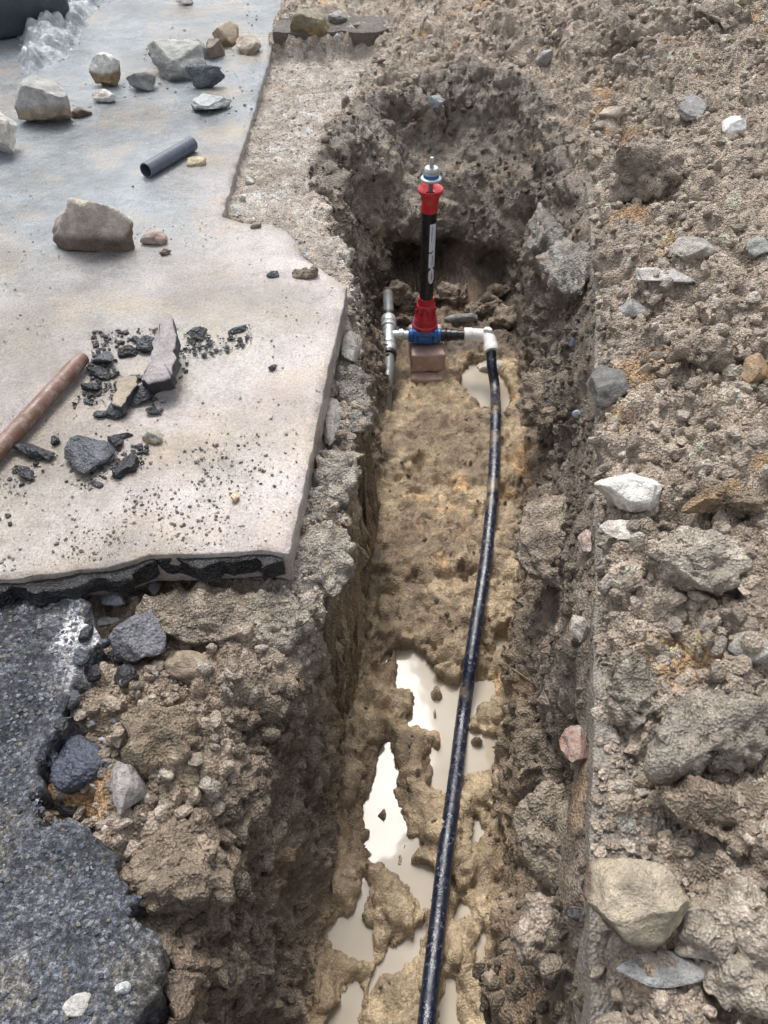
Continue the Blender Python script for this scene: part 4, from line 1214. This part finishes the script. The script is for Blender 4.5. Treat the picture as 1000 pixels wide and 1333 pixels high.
def box(name, sx, sy, sz, mat, parent=None, loc=(0, 0, 0), bev=.003, rough=0.0, seed=0, sub=10):
    """rounded box as a squashed cube grid"""
    import bmesh
    bm = bmesh.new()
    bmesh.ops.create_cube(bm, size=1)
    bmesh.ops.scale(bm, vec=(sx, sy, sz), verts=bm.verts)
    bmesh.ops.bevel(bm, geom=list(bm.edges), offset=bev, segments=3, profile=.5, affect='EDGES')
    if rough:
        bmesh.ops.subdivide_edges(bm, edges=[e for e in bm.edges if e.calc_length() > .02], cuts=sub, use_grid_fill=True)
        p = np.array([v.co[:] for v in bm.verts])
        d = np.stack([fbm(p + seed, .02, 3, seed + k) for k in range(3)], 1) * rough
        for v, q in zip(bm.verts, p + d): v.co = q
    me = bpy.data.meshes.new(name)
    bm.to_mesh(me); bm.free()
    me.polygons.foreach_set('use_smooth', [True] * len(me.polygons))
    try: me.set_sharp_from_angle(angle=math.radians(50))
    except Exception: pass
    o = link(name, me, mat, parent)
    o.location = loc
    return o

# ------------------------------------------------------------------ the valve with its telescopic spindle
VX, VY = .124, 2.17
valve = empty('service_valve', (VX, VY, .135))
tag(valve, 'blue service valve with tall black riser and red bell, white elbow beside it', 'valve')
# blue body: barrel along the pipe, square flange with bolt bosses on top
body = lathe('valve_body', [(0, -.050), (.017, -.050), (.021, -.046), (.021, -.028), (.017, -.026), (.020, -.015), (.024, 0), (.020, .015), (.017, .026),
                            (.021, .028), (.021, .046), (.017, .050), (0, .050)], M['blue'], valve, 32, 'X', (0, 0, .026))
box('valve_flange', .078, .074, .013, M['blue'], valve, (0, 0, .050), .004)
for sx in (-1, 1):
    for sy in (-1, 1):
        bo = lathe('flange_bolt', [(0, 0), (.0075, 0), (.0075, .034), (.005, .037), (0, .037)], M['blue'], valve, 16, 'Z', (sx * .031, sy * .029, .024))
box('valve_neck', .055, .055, .04, M['blue'], valve, (0, 0, .028), .01)
# red bonnet: stepped cone
lathe('bonnet', [(0, .056), (.036, .056), (.038, .060), (.038, .068), (.034, .071), (.034, .088), (.031, .092), (.0295, .106), (.0265, .110), (.0255, .124),
                 (.0275, .128), (.0275, .134), (.0245, .137), (.0235, .158), (0, .158)], M['red'], valve, 40)
for k in range(8):
    a = k * math.pi / 4 + .2
    box('bonnet_rib', .003, .006, .05, M['red'], valve, (.034 * math.cos(a) * .86, .034 * math.sin(a) * .86, .095), .001).rotation_euler = (0, 0, a + math.pi / 2)
riser = lathe('riser_tube', [(0, .150), (.0205, .150), (.0205, .440), (.0185, .440), (.0185, .40), (0, .40)], M['blackp'], valve, 40)
# label on the tube: curved strip with rounded foot
def curved_patch(name, a0, a1, z0, z1, r, mat, parent, clip=None, nz=40, na=12):
    vs, qs = [], []
    for i in range(nz + 1):
        z = z0 + (z1 - z0) * i / nz
        lo_, hi_ = a0, a1
        if clip: lo_, hi_ = clip(z, a0, a1)
        for j in range(na + 1):
            a = lo_ + (hi_ - lo_) * j / na
            vs.append((r * math.cos(a), r * math.sin(a), z))
    for i in range(nz):
        for j in range(na):
            k = i * (na + 1) + j
            qs.append((k, k + 1, k + na + 2, k + na + 1))
    k0 = len(vs)
    vs += [(x * .985, y * .985, z) for x, y, z in vs]
    qs += [tuple(q + k0 for q in f[::-1]) for f in qs]
    return link(name, np_mesh(name, np.array(vs), quads=qs), mat, parent)
A0, A1 = math.radians(-86), math.radians(-32)
def foot(z, a0, a1):
    w = (a1 - a0)
    if z > .378: return a0 + w * 0, a0 + w * (.55 + .45 * min(1, max(0, (.396 - z) / .014))) if z > .388 else a1
    return a0, a1
lab = curved_patch('label', A0, A1, .262, .392, .0212, M['label'], riser, None)
def disc(z, a0, a1):
    c = .236; h = .026
    q = math.sqrt(max(0, 1 - ((z - c) / h) ** 2)); m_ = (a0 + a1) / 2
    return m_ - (a1 - a0) / 2 * q, m_ + (a1 - a0) / 2 * q
curved_patch('label_foot', A0, A1, .2105, .2615, .0212, M['label'], riser, disc)
# marks printed on the label: bars and the loop of a letter
def mark(a0, a1, z0, z1): curved_patch('label_print', math.radians(a0), math.radians(a1), z0, z1, .0214, M['ink'], riser, None, 4, 4)
mark(-71, -67, .340, .386); mark(-86, -60, .306, .3105); mark(-60, -52, .309, .3135); mark(-58, -52, .222, .246); mark(-84, -70, .254, .2605); mark(-60, -55, .268, .30)
# red bell
lathe('bell', [(.0213, .420), (.0225, .424), (.0232, .450), (.0262, .466), (.0330, .474), (.0345, .478), (.0345, .483), (.0325, .485), (.0240, .481),
               (.0170, .474), (.0120, .472), (.0120, .43), (.0213, .43)], M['red'], valve, 44)
lathe('spindle', [(0, .40), (.0065, .40), (.0065, .515), (0, .515)], M['oldpipe'], valve, 16)
for k in range(4):
    a = k * math.pi / 2 + .5
    box('bell_spoke', .018, .003, .004, M['red'], valve, (.011 * math.cos(a), .011 * math.sin(a), .470), .001).rotation_euler = (0, 0, a)
cap = lathe('spindle_cap', [(0, .505), (.024, .505), (.0275, .508), (.0275, .512), (.0255, .514), (.0205, .515), (.0200, .532), (.0195, .536), (.0165, .540), (0, .541)],
            M['galv'], valve, 40)
lathe('cap_groove', [(.0203, .5155), (.0212, .5155), (.0212, .523), (.0203, .523)], M['blue'], cap, 40)
lathe('cap_nut', [(0, .540), (.0075, .540), (.0078, .541), (.0072, .562), (.0055, .566), (0, .5665)], M['galv'], valve, 24, faces=4)
# couplings
lathe('black_coupling', [(0, .048), (.016, .048), (.019, .050), (.019, .062), (.0165, .064), (.0185, .068), (.0185, .078), (.0155, .080), (.0165, .084), (.0165, .100),
                         (.0145, .102), (.0150, .128), (0, .128)], M['blackp'], valve, 32, 'X', (0, 0, .026))
# white elbow
elb = spline([(.122, 0, .026), (.160, 0, .026), (.186, -.006, .026), (.197, -.028, .022), (.199, -.068, .010)], 10)
ew = tube('white_elbow', elb, .0200, M['white'], valve, 28)
tube('elbow_collar', [(.120, 0, .026), (.123, 0, .026), (.142, 0, .026), (.145, 0, .026)], .0228, M['white'], ew, 28, radf=lambda t_: 1 if .05 < t_ < .95 else .95)
tube('elbow_collar', [(.1975, -.044, .018), (.198, -.046, .0172), (.1988, -.066, .0112), (.199, -.068, .0105)], .0232, M['white'], ew, 28, radf=lambda t_: 1 if .05 < t_ < .95 else .95)
me = np_mesh('elbow_knob', rock_pts(3, 5, 5, .03)[0] * np.array([.014, .014, .010]), tris=ICO[3][1])
link('elbow_knob', me, M['white'], ew).location = (.190, -.006, .046)

# galvanised tee on the old supply pipe
tee = empty('supply_pipe', (.014, VY, .161))
tag(tee, 'old grey supply pipe with galvanised tee joined to the blue valve', 'pipe')
slp = -.10   # the pipe dips towards the viewer
def on(y): return (0, y, y * .10)
tb = tube('tee_body', [on(-.052), on(-.05), on(-.034), on(-.032), on(-.010), on(0), on(.010), on(.032), on(.034), on(.05), on(.052)], .0215, M['galv'], tee, 28,
          radf=lambda t_: [.95, 1.05, 1.05, .86, .86, .92, .86, .86, 1.05, 1.05, .95][int(round(t_ * 10))])
tube('tee_branch', [(0, 0, 0), (.03, 0, 0), (.032, 0, 0), (.044, 0, 0), (.046, 0, 0), (.062, 0, 0)], .019, M['galv'], tee, 28,
     radf=lambda t_: [.8, .8, 1.02, 1.02, .74, .74][int(round(t_ * 5))])
for s in (-1, 1):
    nut = tube('compression_nut', [on(s * .053), on(s * .055), on(s * .078), on(s * .082)], .0235, M['galv'] if s < 0 else M['galv'], tee, 6 * 4, radf=lambda t_: [.95, 1, 1, .92][int(round(t_ * 3))])
    tube('rubber_ring', [on(s * .083), on(s * .0835), on(s * .096), on(s * .0965)], .0235, M['blackp'], nut, 24, radf=lambda t_: [.95, 1, 1, .92][int(round(t_ * 3))])
tube('pipe_length', spline([on(.09), on(.13), (-.001, .17, .015), (-.002, .215, .012)], 6), .0165, M['oldpipe'], tee, 24)
tube('pipe_length', spline([on(-.09), on(-.16), (-.006, -.22, -.035), (-.012, -.30, -.09)], 6), .0165, M['oldpipe'], tee, 24)

# bricks under the valve
bk1 = box('brick', .103, .17, .064, M['brick'], None, (.132, 2.105 + .085, .102), .006, .004, 3, 8)
bk1.rotation_euler = (0, 0, math.radians(2))
tag(bk1, 'worn pinkish brick directly under the blue valve', 'brick', 'two bricks propping the valve')
bk2 = box('brick', .095, .17, .064, M['brick'], None, (.136, 2.075 + .085, .035), .008, .005, 9, 8)
bk2.rotation_euler = (0, 0, math.radians(-3))
tag(bk2, 'lower brick half sunk in mud beneath the other brick', 'brick', 'two bricks propping the valve')

# hose
hp = [(valve.location.x + .1985, valve.location.y - .060, valve.location.z + .012), (valve.location.x + .200, valve.location.y - .10, valve.location.z - .02)]
for (a, b_, z) in ((644, 500, .09), (645, 518, 0), (645.5, 534, 0), (645, 560, .078), (643, 620, .075), (637, 690, .072), (630, 750, .060), (622, 800, .050), (613, 860, .038), (602, 940, .030), (591, 1030, .026),
                   (580, 1110, .024), (570, 1200, .022), (561, 1280, .022), (554, 1345, .022)):
    zs_ = [hit(a + da, b_ + db)[0].z for da in (-6, 0, 6) for db in (-18, -8, 0, 8, 18)]
    zs_ = sorted(q for q in zs_ if q < .14) or [.05]
    zz = .0152 * .45 + max(zs_[int(len(zs_) * .85)], 0.0)
    if b_ < 565: zz = max(zz, .075 - (b_ - 500) * .0002)
    if a == 637: zz -= .006
    hp.append(tuple(P(a, b_, zz)))
l_ = np.array(hp[-1]); d_ = l_ - np.array(hp[-2]); d_ /= np.linalg.norm(d_)
hp.append(tuple(l_ + d_ * .5)); hp.append(tuple(l_ + d_ * 1.1))
hose = tube('water_hose', spline(hp, 10), .0152, M['hose'], None, 28)
tag(hose, 'long blue-black water hose running along the trench from the elbow', 'hose')

# grey pipe offcut and rusty pipe
a = P(190, 222, ZT + .021); b_ = P(250, 187, ZT + .021)
tag(tube('pipe_offcut', [tuple(a + (b_ - a) * k / 6) for k in range(7)], .0205, M['greyp'], None, 32, inner=.0172),
    'short grey plastic pipe offcut with an open end', 'pipe')
a = P(108, 466, ZT + .018); b_ = P(-4, 588, ZT + .018)
dv = (b_ - a)
rp = [tuple(a + dv * k / 10 + np.array([0, 0, 0])) for k in range(0, 26)]
tag(tube('rusty_pipe', rp, .0160, M['rust'], None, 28, radf=lambda t_: .86 if t_ < .01 else 1.0), 'rusty brown steel pipe reaching in from the left edge', 'pipe')

# corner block, crumpled sheet, small scraps
c0 = P(22, 66, ZT)
blk = empty('painted_block', (c0[0] - .22, c0[1] + .33, ZT))
tag(blk, 'dark grey block at the top left corner of the pavement', 'block')
bb = box('block_body', .52, .52, .34, M['block'], blk, (0, 0, .17), .03)
bb.rotation_euler = (0, 0, math.radians(38))
def crumple(name, pts, z, hgt, mat, label, cat, seed, res=.008):
    w = np.array([P(q[0], q[1], z)[:2] for q in pts])
    x = np.arange(w[:, 0].min(), w[:, 0].max(), res); y = np.arange(w[:, 1].min(), w[:, 1].max(), res)
    A, B = np.meshgrid(x, y); q = np.stack([A.ravel(), B.ravel(), np.zeros(A.size)], 1)
    sd = poly_sd(A, B, [tuple(k) for k in w]).ravel() + .02 * fbm(q, .05, 3, seed)
    c_, r_, _ = cells(q, .05, seed + 3); c2_, r2_, _ = cells(q, .02, seed + 5)
    hz = sstep(.0, -.06, sd) * hgt * (.35 + .9 * c_ * r_ + .35 * c2_) + fbm(q, .02, 3, seed) * .008
    vv = np.stack([q[:, 0], q[:, 1], z - .004 + hz], 1)
    kp = (sd < 0).reshape(A.shape)
    id_ = np.arange(A.size).reshape(A.shape)
    k4 = kp[:-1, :-1] & kp[1:, :-1] & kp[:-1, 1:] & kp[1:, 1:]
    qd = np.stack([id_[:-1, :-1], id_[:-1, 1:], id_[1:, 1:], id_[1:, :-1]], -1)[k4]
    used = np.unique(qd); mp = np.full(A.size, -1); mp[used] = np.arange(len(used))
    o = link(name, np_mesh(name, vv[used], quads=mp[qd]), mat)
    return tag(o, label, cat)
crumple('wet_debris', [(22, 70), (20, 30), (50, 10), (66, -30), (190, -40), (130, 10), (108, 44), (96, 72), (60, 92), (30, 100)], ZT, .055, M['sheet'],
        'crumpled glossy grey-white wet debris heap beside the dark block', 'debris', 5)
h_ = hit(753, 541)
sc_ = link('scrap', np_mesh('scrap', rock_pts(3, 77, 9, .04)[0] * np.array([.011, .007, .011]), tris=ICO[3][1]), M['paleblue'])
sc_.location = h_[0] + Vector((-.004, 0, .002)); tag(sc_, 'tiny pale blue scrap stuck in the right wall', 'scrap')
h_ = hit(751, 428)
tag(tube('cut_pipe_end', [h_[0] + Vector((.02, .03, .03)), h_[0] + Vector((0, -.01, .0)), h_[0] + Vector((-.01, -.03, -.03))], .010, M['greyp'], None, 20, inner=.008),
    'stub of thin blue-grey pipe under the overhanging clod', 'pipe')
def twig(pts, lift, r, label):
    q = [tuple(hit(a_, b2)[0] + Vector((0, 0, lift))) for a_, b2 in pts]
    tag(tube('root', spline(q, 5), r, M['twig'], None, 8, radf=lambda t_: 1 - .6 * t_), label, 'root', 'thin roots showing in the trench')
twig([(652, 862), (672, 876), (690, 888)], .006, .0016, 'thin pale root sticking out at the foot of the right wall')
